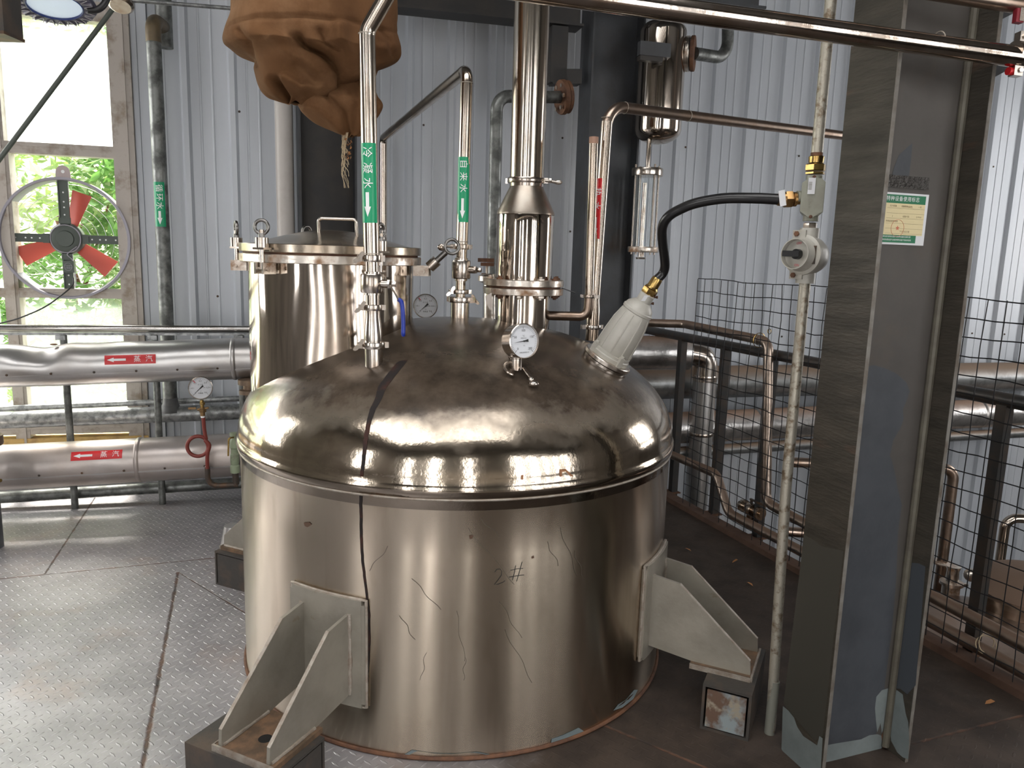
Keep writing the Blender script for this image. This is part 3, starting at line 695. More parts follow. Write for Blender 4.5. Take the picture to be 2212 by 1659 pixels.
# ---- support brackets (three of them) welded to the shell
def bracket(deg, vis=True):
    a = math.radians(deg); rd = V((math.sin(a), -math.cos(a), 0)); tg = V((math.cos(a), math.sin(a), 0))
    # curved pad plate
    nseg = 14; half = .172; vs = []; zz0, zz1 = .142, .458
    def pad(z0, z1, h, r0, r1):
        mb = MB(); v = []
        for k in range(nseg+1):
            t = a-h+2*h*k/nseg; q = V((math.sin(t), -math.cos(t), 0))
            for (rr, z) in ((r0, z0), (r1, z0), (r1, z1), (r0, z1)): v.append(TC+q*rr+UP*z)
        f = []
        for k in range(nseg):
            for j in range(4): f.append((4*k+j, 4*k+(j+1) % 4, 4*k+4+(j+1) % 4, 4*k+4+j))
        f += [(3, 2, 1, 0), tuple(4*nseg+j for j in range(4))]
        return mb.add(v, f)
    mb = pad(zz0+.012, zz1-.012, half, TR-.008, TR+.010); m2 = pad(zz0, zz1, half-.014, TR-.008, TR+.0105); mb.add(m2.v, m2.f)
    br = mb.build('support_bracket', 'bracket', kt, flat=False, ang=30)
    # weld bead round the pad
    ring = []
    for k in range(21): t = -half+2*half*k/20; ring.append((t, zz1))
    for k in range(1, 8): ring.append((half, zz1-(zz1-zz0)*k/8))
    for k in range(21): t = half-2*half*k/20; ring.append((t, zz0))
    for k in range(1, 8): ring.append((-half, zz0+(zz1-zz0)*k/8))
    pts = [TC+V((math.sin(a+t), -math.cos(a+t), 0))*(TR+.001)+UP*z for t, z in ring]
    MB().tube(pts, .005, 8, closed=True).build('pad_weld', 'weld', br)
    for sg in (-1, 1):
        o = TC+tg*sg*.078
        r0 = math.sqrt((TR+.008)**2-.078**2)
        P = [(r0, .416), (r0+.088, .404), (1.062, .205), (1.066, .160), (.893, .160), (r0, .178)]
        g = MB().prism([o+rd*r+UP*z-tg*.005 for r, z in P], tg*.010).build('gusset', 'bracket', br, flat=True)
        wl = MB(); pts = [o+rd*(r0+.003)+UP*(.178+(.416-.178)*k/16)+tg*random.uniform(-.0015, .0015)-tg*sg*.006*(1 if deg > 0 else -1) for k in range(17)]
        wl.tube(pts, [.0065+random.uniform(-.0015, .0015) for _ in pts], 8)
        wl.build('weld_bead', 'weld', g)
        MB().tube([o+rd*(.90+.16*k/10)+UP*.163+tg*.006 for k in range(11)], [.005+random.uniform(-.001, .001) for _ in range(11)], 8).build('weld_bead', 'weld', g)
        MB().obox(o+rd*.5*(r0+.088+1.062)+UP*.3045, (rd*(1.062-r0-.088)-UP*.199)*.5, tg*.0052, (UP*(1.062-r0-.088)+rd*.199).normalized()*.0012).build('cut_edge', 'weld', g, flat=True)
    fp = MB().obox(TC+rd*.978+UP*.154, rd*.092, tg*.098, UP*.007)
    f = fp.build('foot_plate', 'foot', br, flat=True)
    MB().lathe([(.018, 0), (0, .0005)], TC+rd*.99+UP*.1612, UP, 20).build('bolt_hole', 'blackhole', f)
    MB().obox(TC+rd*1.071+UP*.155, rd*.003, tg*.098, UP*.009).obox(TC+rd*.978+UP*.153-tg*.099, rd*.092, tg*.003, UP*.008).build('plate_edge', 'weld', f, flat=True)
    return rd, tg
frames = [bracket(-25), bracket(65), bracket(-115)]
for i, (lbl, tr, ml) in enumerate((('dark box stub carrying the bracket at the front left of the kettle', (-.185, .115), 'ped'), ('square tube stub with a rusty pale blue end plate under the right bracket', (-.172, .13), 'ped'), ('dark green box stub under the bracket at the back left of the kettle', (-.10, .12), 'ped'))):
    rd, tg = frames[i]; c = TC+rd*1.003
    r0, r1 = (.90, 1.08) if i != 1 else (.943, 1.085)
    cc = TC+rd*(r0+r1)/2+tg*(tr[0]+tr[1])/2
    p = thing('support_stub', lbl, 'support', tuple(cc), 'box stubs under the kettle brackets')
    hw = (r1-r0)/2; hl = (tr[1]-tr[0])/2; mb = MB()
    # square tube: four walls
    mb.obox(cc+UP*.143, rd*hw, tg*hl, UP*.004).obox(cc+UP*.004, rd*hw, tg*hl, UP*.004).obox(cc+rd*(hw-.004)+UP*.0735, rd*.004, tg*hl, UP*.0655).obox(cc-rd*(hw-.004)+UP*.0735, rd*.004, tg*hl, UP*.0655)
    mb.build('tube_wall', ml, p, flat=True)
    e = MB().obox(cc-tg*(hl-.004)+UP*.0715, rd*(hw-.014), tg*.003, UP*.060)
    e.build('end_plate', 'ped_plate' if i == 1 else ml, p, flat=True)
    e = MB().obox(cc+tg*(hl-.004)+UP*.0715, rd*(hw-.012), tg*.003, UP*.064).build('end_plate', ml, p, flat=True)
# ---- manhole neck, lid and swing bolts
MC = V((-.6115, 2.599, 0)); MR = .2695
def mz(py): return zv(MC.x, MC.y-.27, py)
zf0 = 1.352; 
random.seed(5)
def wobn(r, h, a): return r*(1+.004*math.sin(3*a+h*9)+.003*math.sin(7*a+1+h*13))
neck = MB().lathe([(MR, .83)]+[(MR, .83+(zf0-.83)*k/14) for k in range(1, 15)], MC, UP, 96, wob=wobn).build('manhole_neck', 'steel', kt, ang=50)
MB().lathe([(MR, zf0-.002), (.292, zf0-.002), (.294, zf0), (.294, zf0+.022), (.292, zf0+.024), (.2, zf0+.024)], MC, UP, 96).build('neck_flange', 'flange', neck)
MB().lathe([(.26, zf0+.024), (.283, zf0+.024), (.283, zf0+.030), (.26, zf0+.030)], MC, UP, 72).build('gasket', 'rust', neck)
lidz = zf0+.030
prof = [(.20, lidz), (.292, lidz), (.294, lidz+.002), (.294, lidz+.024), (.292, lidz+.026), (.262, lidz+.026)]
zt = zv(MC.x, MC.y, 497)
for i in range(1, 15): a = i/14; prof.append((.262*(1-a), lidz+.026+(zt-lidz-.026)*math.sin(a*PI/2)**1.15 if i < 14 else zt))
lid = MB().lathe(prof, MC, UP, 96).build('lid', mat('dusty_lid', (.40, .36, .30), .85, .20, (.26, .19, .13), 5, .4, .65, .0008, 20, rough2=.255), neck)
hz = zt-.012; hc = MC+V((.045, -.10, 0))
hdl = fillet([hc+V((-.062, 0, hz-.02)), hc+V((-.062, -.01, hz+.045)), hc+V((.058, -.01, hz+.045)), hc+V((.058, 0, hz-.02))], .012)
MB().tube(hdl, .0055, 12).build('lid_handle', 'bright', neck)
# pillar: swing bolt around the flange
def swing(ang, loose=False):
    a = math.radians(ang); rd = V((math.sin(a), -math.cos(a), 0)); tg = V((math.cos(a), math.sin(a), 0)); o = MC+rd*.315
    lug = MB()
    for s2 in (-1, 1): lug.obox(MC+rd*.305+tg*.015*s2+UP*(zf0-.018), rd*.026, tg*.0035, UP*.017)
    lug.cyl(o-tg*.024+UP*(zf0-.02), o+tg*.024+UP*(zf0-.02), .006, n=14)
    sb = lug.build('swing_bolt', 'flange', neck, flat=False, ang=30)
    b = MB(); piv = o+UP*(zf0-.02); d = UP if not loose else (rd*.73+UP*.68).normalized()
    L_ = .115 if not loose else .095
    b.cyl(piv, piv+d*L_, .0075, n=16)
    b.build('bolt_shank', 'bright', sb)
    if not loose:
        MB().lathe([(.009, 0), (.0195, .001), (.0195, .030), (.009, .031)], piv+d*.062, d, 28).obox(piv+d*.060, tg*.022, rd*.016, d*.003).build('nut_sleeve', 'bright', sb)
        rc = piv+d*.123
        MB().torus(rc, tg*.45+rd*.9 if ang < 60 else tg, .020, .0052, 32, 12, ref=UP).cyl(rc-d*.030, rc-d*.018, .009, n=14).build('ring_nut', mat('dark_steel_ring', (.22, .21, .2), 1, .3), sb)
    else:
        MB().lathe([(.009, 0), (.0185, .001), (.0185, .034), (.009, .035)], piv+d*.020, d, 28).build('nut_sleeve', 'bright', sb)
        MB().cyl(piv+d*.05, piv+d*.095, .010, n=16).torus(piv+d*.122, V((.25, -1, .1)), .023, .0052, 32, 12).build('ring_nut', mat('dark_steel_ring', (.22, .21, .2), 1, .3), sb)
for a in (-88, -27, 40, -150, 158): swing(a)
swing(84, True)
# ---- small thermometer stub with open clamp beside it
tp = tank_hit(1110, 800, 0); tpc = V((.008, 2.215, 0)); tz = tank_hit(1110, 790, 0).z
th = thing('thermometer', 'round dial thermometer reading about 30 degrees standing on the kettle dome', 'thermometer', (tpc.x, tpc.y, tz))
stub = MB().lathe([(.0195, tz-.03), (.0195, tz+.022), (.021, tz+.024), (.021, tz+.027), (.017, tz+.028)], V((tpc.x, tpc.y, 0)), UP, 32).build('stub', 'bright', th)
MB().lathe([(.011, tz+.028), (.011, tz+.045), (.008, tz+.05)], V((tpc.x, tpc.y, 0)), UP, 20).build('stem', 'rust', th)
gc = aty(1131, 737, 2.165); gn = (V((.66, -1.0, .16))).normalized()
g = gauge(th, gc, gn, .0485, .045, 'temp')
MB().cyl(V((tpc.x, tpc.y, tz+.045)), gc-gn*.022-UP*.035, .008, n=14).build('stem_elbow', 'bright', th)
# loose clamp lying on the dome
lc = tank_hit(1150, 822, .004); nn = tnorm(lc)
c1 = tank_hit(1110, 800, .004)
cl = thing('loose_clamp', 'open pipe clamp lying round the thermometer stub on the dome', 'clamp', tuple(c1))
MB().torus(c1+nn*.006, nn, .030, .0045, 24, 8, a0=math.radians(110), a1=math.radians(265), ref=(1, 0, 0)).build('clamp_half', 'bright', cl)
arm = [tank_hit(1131, 795, .008), tank_hit(1139, 806, .010), tank_hit(1148, 818, .009)]
MB().tube(arm, [.004, .005, .005], 10).build('clamp_bolt', 'bright', cl)
q = tank_hit(1153, 829, .012); ex = CR; ey = nn.cross(ex).normalized()
MB().sph(q, .011, 16, (1.35, 1, .75)).sph(tank_hit(1147, 820, .012), .008, 12).build('wing_nut', 'bright', cl)
# ================================================================== PIPES ON THE DOME
def seg(mb, X, Y, rows, n=32):     # lathe along an upright; rows = (picture row, radius) from the bottom up
    mb.lathe([(r, zv(X, Y, py)) for py, r in rows], V((X, Y, 0)), UP, n); return mb
# condensate pipe
cx, cy = -.405, 2.225
cp = thing('condensate_pipe', 'stainless pipe with green 冷凝水 label and blue lever valve in front of the manhole', 'pipe', (cx, cy, 1.06))
ztop = zv(cx, cy, 62)
lean = V((-.018, 0, 1)) # slight lean to the left going up
def cpt(py): z = zv(cx, cy, py); return V((cx-(z-1.06)*.020, cy, z))
top = cpt(66)
MB().tube(fillet([cpt(560), cpt(300), top, top+V((.070, -.02, .105)), top+V((.17, -.06, .36))], .05), .0222, 32).build('riser', 'pipe', cp)
MB().torus(cpt(74), UP, .0222, .0015, 32, 6).torus(cpt(548), UP, .0222, .0014, 32, 6).build('pipe_weld', 'weld', cp)
MB().cyl(cpt(600), cpt(560), .0185, n=28).build('valve_tail', 'pipe', cp); MB().cyl(cpt(665), cpt(632), .0195, n=28).build('valve_tail', 'pipe', cp)
a = cpt(670); b_ = cpt(742); h = (a.z-b_.z)
MB().lathe([(.026, 0), (.027, h*.1), (.026, h*.35), (.0235, h*.6), (.021, h*.8), (.0212, h)], b_, a-b_, 36).build('reducer', 'bright', cp)
b0 = cpt(805); MB().lathe([(.0265, -.02), (.0265, (cpt(752)-b0).length)], b0, cpt(752)-b0, 36).build('stub', 'bright', cp)
MB().torus(tank_hit(810, 790, .0)+V((0, .026, -.002)), tnorm(tank_hit(810, 790)), .027, .003, 32, 8).build('stub_weld', 'weld', cp)
clamp(cp, cpt(558), UP, .0285, .020, V((-1, -.35, 0)))
clamp(cp, cpt(664), UP, .0275, .017, V((-1, -.35, 0)))
clamp(cp, cpt(745), UP, .0345, .019, V((-1, -.35, 0)))
vb = ballvalve(cp, cpt(612), UP, .0335, cpt(592).z-cpt(634).z, V((1, -.25, 0)))
s0_ = cpt(610)+V((.052, -.015, 0))
lv = MB(); pts = spline([aty(842, 616, 2.19), aty(851, 630, 2.18), aty(861, 648, 2.17)], 6)
for i in range(len(pts)-1): d = pts[i+1]-pts[i]; lv.obox((pts[i]+pts[i+1])/2, d*.55, V((0, 1, 0))*.008, d.cross(V((0, 1, 0))).normalized()*.0016)
lv.build('lever', 'bright', vb, flat=True)
lv = MB(); pts = spline([aty(860, 646, 2.17), aty(868, 655, 2.168), aty(871, 690, 2.165), aty(871, 727, 2.163)], 8)
lv.tube(pts, [.005]+[.0062]*(len(pts)-2)+[.004], 12); lv.build('lever_grip', 'blue', vb)
AX = (cpt(400)-cpt(300)).normalized()
RT = V((1, 0, 0))
T3 = lambda s, size: text2d(s, size)
Lc = (cpt(311)-cpt(482)).length
pipe_label(cp, (cpt(311)+cpt(482))/2, AX, V((.98, -.18, 0)), .0222, Lc, .058, 'green',
    [(T3('冷', .031), -Lc*.385), (T3('凝', .031), -Lc*.19), (T3('水', .031), .0), (arrow2d(Lc*.31, .020, .028), Lc*.27)])
# tap-water pipe: riser, sloping run back to the wall, then down the wall
tx, ty = -.19, 2.70
tpz = zv(tx, ty, 152)
tw = thing('tap_water_pipe', 'stainless pipe with green 自来水 label rising behind the dome and bending left to the wall', 'pipe', (tx, ty, 1.17))
def tpt(py): z = zv(tx, ty, py); return V((tx+(z-1.17)*.012, ty, z))
elb = tpt(150); wl_ = onw(828, 298, .40)
MB().tube(fillet([tpt(540), tpt(300), elb, wl_, V((wl_.x, wl_.y, wl_.z-.3)), V((wl_.x, wl_.y, .95)), V((wl_.x, wl_.y, .95))-WN*.36], [0.0, .045, .035, .05, .04]), .0205, 28).build('riser', 'pipe', tw)
MB().torus(tpt(179), UP, .0205, .0014, 28, 6).torus(tpt(522), UP, .0205, .0016, 28, 6).build('pipe_weld', 'weld', tw)
MB().cyl(tpt(560), tpt(535), .0185, n=28).build('valve_tail', 'pipe', tw); MB().cyl(tpt(645), tpt(600), .017, n=28).build('valve_tail', 'pipe', tw)
MB().lathe([(.032, -.03), (.032, (tpt(650)-tpt(690)).length)], tpt(690), UP, 36).build('stub', 'bright', tw)
clamp(tw, tpt(533), UP, .027, .018, V((-1, -.2, 0)), nut=False)
MB().tube([tpt(533)+V((-.03, -.012, 0)), tpt(533)+V((-.06, -.02, 0))], .005, 10).sph(tpt(533)+V((-.068, -.02, -.004)), .012, 12, (1.2, .5, 1)).build('clamp_latch', 'bright', tw)
clamp(tw, tpt(630), UP, .029, .015, V((-1, -.35, 0)))
clamp(tw, tpt(647), UP, .042, .020, V((1, -.45, 0)))
ballvalve(tw, tpt(582), UP, .0325, tpt(561).z-tpt(602).z, V((1, -.3, 0)))
Lc = (tpt(340)-tpt(480)).length
pipe_label(tw, (tpt(340)+tpt(480))/2, -UP, V((1, -.05, 0)), .0205, Lc, .050, 'green',
    [(T3('自', .030), -Lc*.39), (T3('来', .030), -Lc*.20), (T3('水', .030), -.005), (arrow2d(Lc*.31, .018, .026), Lc*.29)])
# vapour column
vx, vy = .030, 2.735
vc = thing('vapour_column', 'thick stainless column with flange and tapered neck rising from the dome', 'column pipe', (vx, vy, 1.15))
def vz(py): return zv(vx, vy, py)
def cone(name, rows, mt, par=None, n=64): return MB().lathe([(r, vz(py)) for py, r in rows], V((vx, vy, 0)), UP, n).build(name, mt, par or vc)
cone('upper_pipe', [(392, .0585), (250, .0585), (100, .0595), (-300, .0600)], mat('streaked_stainless', (.66, .60, .52), 1, .15, (.36, .22, .13), 3.5, .45, .66, .0003, 12, (1, 1, .18), .255))
cone('neck_ring', [(406, .058), (392, .060)], 'bright')
cone('cone', [(464, .1005), (460, .100), (407, .060), (403, .058)], mat('brushed_cone', (.42, .38, .33), 1, .33, (.30, .22, .16), 6, .4, .7))
cone('barrel', [(604, .0985), (560, .0985), (500, .0990), (466, .0995), (463, .0975)], 'steel')
cone('lower_barrel', [(760, .0955), (700, .0955), (634, .0955)], 'steel')
cone('flange', [(635, .10), (635, .139), (634, .141), (622, .141), (621, .139), (621, .10)], 'flange')
cone('flange', [(617, .10), (617, .139), (616, .141), (604, .141), (603, .139), (603, .10)], 'flange')
cone('gasket', [(621, .130), (617, .130)], 'rust')
for k in range(10):
    a = 2*PI*(k+.3)/10; p = V((vx+.120*math.cos(a), vy+.120*math.sin(a), 0)); zb, zt2 = vz(634), vz(604)
    MB().hexb(p+UP*(zt2-.002), UP, .0115, .010).hexb(p+UP*(zb+.001), -UP, .0125, .012).cyl(p+UP*(zb-.016), p+UP*(zt2+.014), .006, n=10).build('flange_bolt', 'flange' if k % 3 else 'rust', vc, ang=25)
cc_ = V((vx, vy, vz(391)))
c_ = clamp(vc, cc_, UP, .0665, .019, V((1, -.35, 0)), nut=False)
MB().cyl(cc_+V((.062, -.035, .0)), cc_+V((.105, -.03, -.004)), .005, n=12).sph(cc_+V((.108, -.03, -.004)), .010, 12, (1.4, .5, .8)).hexb(cc_+V((.075, -.035, 0)), V((1, 0, 0)), .009, .010).build('clamp_bolt', 'flange', c_)
tagp = [aty(1048, 640, 2.62), aty(1062, 634, 2.62), aty(1063, 668, 2.62), aty(1060, 672, 2.62), aty(1045, 655, 2.62)]
MB().tube([V((vx+.135, vy-.03, vz(619))), V((vx+.165, vy-.04, vz(625))), V((vx+.18, vy-.04, vz(628)))], .002, 6).build('loose_wire', 'cable', vc)
# side branch rising beside it
br = thing('vent_branch_pipe', 'thin stainless pipe leaving the column low down and ending in an open top', 'pipe', (.2, 2.75, 1.2))
bz = zv(.2, 2.75, 683); bx, by = .262, 2.75
pt_ = aty(1283, 296, 2.75)
z650 = zv(bx, by, 640)
MB().tube(fillet([V((vx+.085, 2.75, bz)), V((bx, by, bz)), V((bx+.003, by, z650))], .032), .0165, 24).build('elbow', 'pipe_brown', br)
MB().tube([V((bx+.003, by, z650)), pt_-UP*.02], .0158, 24).build('pipe_run', 'pipe', br)
MB().tube([pt_-UP*.022, pt_], .0163, 24).build('pipe_mouth', mat('pink_mouth', (.42, .25, .18), .2, .6), br)
clamp(br, V((bx+.003, by, z650)), UP, .022, .012, V((1, -.3, 0)), nut=False)
# hot-water pipe
hx, hy = .286, 2.80
hw = thing('hot_water_pipe', 'stainless pipe with red 热水 label bending right towards the big column', 'pipe', (hx, hy, 1.1))
def hpt(py): z = zv(hx, hy, py); return V((hx+(z-1.1)*.024, hy, z))
he = hpt(228); hr = aty(1830, 294, 3.62); hk = hr+(hr-he).normalized()*.36
MB().tube(fillet([hpt(645), he, hk, hk+UP*2.0], .075, 12), .0195, 28).build('pipe_run', 'pipe_brown', hw)
MB().tube([hpt(645), hpt(262)], .0199, 28, cap=False).build('riser_sleeve', 'pipe', hw)
MB().lathe([(.024, 0), (.025, .06), (.0215, .10), (.0195, .125)], hpt(706), UP, 32).cyl(hpt(735), hpt(706), .024).build('reducer', 'pipe', hw)
clamp(hw, hpt(706), UP, .032, .016, V((-1, -.4, 0)), nut=False)
d_ = (hr-he).normalized(); MB().torus(he+d_*.078, d_, .0195, .0015, 24, 6).torus(he+d_*.40, d_, .0195, .0015, 24, 6).torus(hpt(254), UP, .0197, .0015, 24, 6).build('pipe_weld', 'weld', hw)
Lc = (hpt(386)-hpt(516)).length
pipe_label(hw, (hpt(386)+hpt(516))/2, -UP, V((.62, -.78, 0)), .0201, Lc, .034, 'red',
    [(T3('热', .030), -Lc*.28), (T3('水', .030), -.01), (arrow2d(Lc*.30, .016, .024), Lc*.29)])
# ---- sight-glass lamp with flexible conduit
lp = tank_hit(1308, 782, 0); ax = tnorm(lp); ax = (ax+V((.05, 0, .0))).normalized()
lt = thing('inspection_lamp', 'grey ribbed explosion proof lamp tilted on the right of the dome', 'lamp', tuple(lp))
MB().lathe([(.072, -.012), (.078, -.008), (.078, .004), (.070, .005)], lp, ax, 48).build('weld_ring', 'bright', lt)
MB().lathe([(.05, .006), (.079, .006), (.081, .008), (.081, .018), (.079, .020), (.05, .020)], lp, ax, 48).build('base_flange', 'flange', lt)
MB().lathe([(.05, .020), (.066, .020), (.067, .023), (.067, .033), (.064, .036), (.064, .044), (.058, .046)], lp, ax, 48).build('seat_ring', 'lampgrey', lt)
def rib(r, h, a): 
    return r*(1+.018*max(0, math.cos(a*8))**6)
body = MB().lathe([(.060, .045), (.0615, .055), (.060, .10), (.056, .15), (.049, .185), (.047, .190), (.050, .192), (.050, .200), (.047, .203)], lp, ax, 96)
body.build('housing', 'lampgrey', lt, ang=40)
rb = MB(); ref = (V((1, 0, 0))-ax*ax.x).normalized(); wv = ax.cross(ref)
for k in range(10):
    a = 2*PI*k/10; d = ref*math.cos(a)+wv*math.sin(a)
    rb.tube([lp+ax*.050+d*.0615, lp+ax*.10+d*.0602, lp+ax*.15+d*.0562, lp+ax*.185+d*.049], [.0032, .003, .0028, .002], 6)
rb.build('cooling_rib', 'lampgrey', lt)
MB().lathe([(.047, .203), (.044, .212), (.030, .226), (.024, .230), (.024, .255), (.022, .257)], lp, ax, 40).build('cap', 'lampgrey', lt)
tb = MB()
for a in (200, 290, 20, 110):
    a = math.radians(a); d = ref*math.cos(a)+wv*math.sin(a); tb.obox(lp+ax*.036+d*.067, d*.008, ax.cross(d)*.007, ax*.016); tb.hexb(lp+ax*.052+d*.068, ax, .005, .006)
tb.build('clamp_lug', 'lampgrey', lt)
MB().obox(lp+ax*.243-V((0, 1, 0))*.0235+CR*(-.004), CR*.009, V((0, 1, 0))*.0008, ax*.010).build('rating_label', 'paperwhite', lt, flat=True)
MB().hexb(lp+ax*.257, ax, .0245, .022).lathe([(.022, .279), (.018, .284), (.017, .310), (.015, .315)], lp, ax, 28).build('cable_gland', 'brass', lt)
sc1 = MB()
for s2, hh in ((.93, .245), (.9, .222)): sc1.cyl(lp+ax*hh+CR*.022, lp+ax*hh+CR*.034, .003, n=8).hexb(lp+ax*hh+CR*.033, CR, .005, .004)
sc1.build('lock_screw', 'rust', lt)
# conduit post
kx, ky = .789, 2.115
def kp(py, dx=0.0): z = zv(kx, ky, py); return V((kx+dx, ky, z))
hs = lp+ax*.305
hp = spline([hs, hs+ax*.05, aty(1432, 487, 2.30), aty(1478, 448, 2.25), aty(1550, 430, 2.2), aty(1625, 428, 2.15), aty(1690, 431, 2.115)], 10)
ho = thing('flexible_conduit', 'black rubber hose arching from the dome lamp to the junction box', 'hose', tuple(hs))
MB().tube(hp, .0145, 24).build('hose', 'hose', ho)
e0 = aty(1690, 431, 2.115); e1 = kp(430)
MB().hexb(e0+(e1-e0)*.08, e1-e0, .0235, .020).lathe([(.016, -.012), (.0175, 0), (.019, .008)], e0, e1-e0, 24).lathe([(.017, .028), (.019, .030), (.019, .036), (.014, .038), (.014, .055)], e0, e1-e0, 24).build('coupling', mat('aged_brass', (.40, .24, .10), 1, .32, (.22, .12, .06), 20, .5, .7), ho)
MB().obox(aty(1690, 428, 2.09), V((.008, 0, .002)), V((0, .001, 0)), V((-.004, 0, .02))).build('cable_tag', 'paperwhite', ho, flat=True)
# upper conduit
uc = thing('upper_conduit', 'speckled zinc conduit coming down into the brass gland of the junction box', 'conduit', tuple(kp(340)))
MB().tube([kp(345), kp(150), kp(-250)], .0150, 24).build('pipe_run', 'conduit', uc)
MB().tube([kp(352), kp(330)], .0155, 24).build('rust_thread', 'rust', uc)
MB().lathe([(.019, zv(kx, ky, 352)), (.020, zv(kx, ky, 339)), (.017, zv(kx, ky, 337))], V((kx, ky, 0)), UP, 24).hexb(kp(370), UP, .0265, zv(kx, ky, 354)-zv(kx, ky, 370)).hexb(kp(377), UP, .0255, .006).build('gland', 'brass', uc)
# junction box
jb = thing('junction_box', 'grey green three way conduit junction box with screwed cover', 'junction box', tuple(kp(430)))
zt1, zb1 = zv(kx, ky, 392), zv(kx, ky, 462)
fz = (V((-.25, -.97, 0))).normalized(); fxv = V((.97, -.25, 0))
hxa = .0285
P = [(-.6, .5), (.6, .5), (1, .40), (1, -.40), (.6, -.5), (-.6, -.5), (-1, -.40), (-1, .40)]
zc_ = (zt1+zb1)/2; hh_ = (zt1-zb1)
MB().prism([V((kx, ky, zc_))+fxv*hxa*.93*a-fz*.024+UP*hh_*b*1.15 for a, b in P], fz*.044).build('box_body', 'boxgrey', jb, flat=True)
MB().prism([V((kx, ky, zc_))+fxv*(hxa*a-.004)+fz*.0205+UP*hh_*b*1.22 for a, b in [(-.25, .5), (.25, .5), (.98, .36), (.98, -.36), (.25, -.5), (-.25, -.5), (-.98, -.36), (-.98, .36)]], fz*.007).build('cover', 'boxgrey', jb, flat=True)
MB().cyl(kp(380), V((kx, ky, zt1-.01)), .0215).cyl(V((kx, ky, zb1+.01)), kp(478), .0205).cyl(V((kx-.02, ky, zc_)), V((kx-.043, ky, zc_)), .017).build('spout', 'boxgrey', jb)
scw = MB()
for b in (.54, -.54): scw.lathe([(.0045, 0), (.0045, .003), (.002, .004)], V((kx, ky, zc_))+fxv*-.004+fz*.0275+UP*hh_*b*1.12, fz, 14)
scw.build('cover_screw', 'rust', jb)
MB().obox(V((kx-.009, ky, zc_+.028))+fz*.0285, fxv*.009, fz*.0004, UP*.021).build('rating_label', 'paperwhite', jb, flat=True)
tx_ = MB()
for j in range(6): flatput(tx_, text2d('防爆接线盒'[:5], .0042), V((kx-.016+j*.003, ky, zc_+.028))+fz*.0292, -UP, fxv)
flatput(tx_, text2d('IIBT4', .012), V((kx+.006, ky, zc_-.018))+fz*.0280, -UP, fxv); flatput(tx_, text2d('Ex II', .009), V((kx-.010, ky, zc_-.020))+fz*.0280, -UP, fxv)
tx_.build('lettering', mat('cast_letter', (.20, .19, .15), 0, .5), jb)
MB().hexb(kp(494), UP, .0185, zv(kx, ky, 481)-zv(kx, ky, 494)).build('lock_nut', 'flange', jb)
# rotary switch
rs = thing('rotary_switch', 'round cast grey rotary switch with black knob on the conduit', 'switch', tuple(kp(552)))
zs = zv(kx, ky, 552); sd_ = V((-.78, -.62, .05)).normalized(); cS = V((kx, ky, zs))
MB().cyl(kp(612), kp(493), .0255, n=28).build('spout', 'lampgrey', rs)
MB().lathe([(.012, -.050), (.030, -.046), (.044, -.034), (.0515, -.012), (.053, .004), (.053, .016), (.050, .020)], cS, sd_, 48).build('switch_body', 'lampgrey', rs)
MB().lathe([(.050, .018), (.054, .019), (.054, .027), (.050, .029), (.046, .031)], cS, sd_, 48).build('cover_ring', 'lampgrey', rs)
MB().lathe([(.046, .030), (.044, .034), (.041, .040), (.0405, .064), (.0385, .064), (.0385, .046), (0, .046)], cS, sd_, 48).build('dial_cup', 'lampgrey', rs)
sx_ = UP.cross(sd_).normalized(); sy_ = sd_.cross(sx_)
MB().lathe([(.014, .046), (.0135, .058), (.006, .060)], cS, sd_, 24).obox(cS+sd_*.064+sx_*-.006+sy_*.0, sx_*.024, sy_*.0075, sd_*.009).build('knob', 'hose', rs)
MB().obox(cS+sd_*.0345+sx_*.030, sx_*.014, sy_*.024, sd_*.001).build('name_plate', 'darkiron', rs, flat=True)
lg = MB()
for s2 in (1, -1):
    lg.obox(cS+sd_*.020-sx_*.012+UP*s2*.052, sx_*.019, sd_*.010, UP*.013)
lg.build('cover_lug', 'lampgrey', rs, flat=True)
lg = MB()
for s2 in (1, -1): lg.hexb(cS+sd_*.030-sx_*.018+UP*s2*.055, sd_, .0075, .006)
lg.build('lug_bolt', 'rust', rs)
mk = MB(); flatput(mk, text2d('OFF', .009), cS+sd_*.0470+sy_*.029, sx_, sy_); flatput(mk, text2d('ON', .009), cS+sd_*.0470-sy_*.029, sx_, sy_); mk.build('dial_lettering', 'dialred', rs)
lo_ = thing('lower_conduit', 'speckled zinc conduit standing on the floor left of the steel column', 'conduit', (kx, ky, 0))
fpt = atz(1662, 1583)
MB().tube(fillet([kp(612), kp(780), kp(1060), V((fpt.x+.002, fpt.y, .02)), V((fpt.x, fpt.y, 0))], .3), .0150, 24).build('pipe_run', 'conduit', lo_)
MB().tube([V((fpt.x, fpt.y, 0)), V((fpt.x+.0006, fpt.y, .17))], .0154, 24).build('painted_end', mat('drab_paint', (.20, .20, .17), 0, .5), lo_)
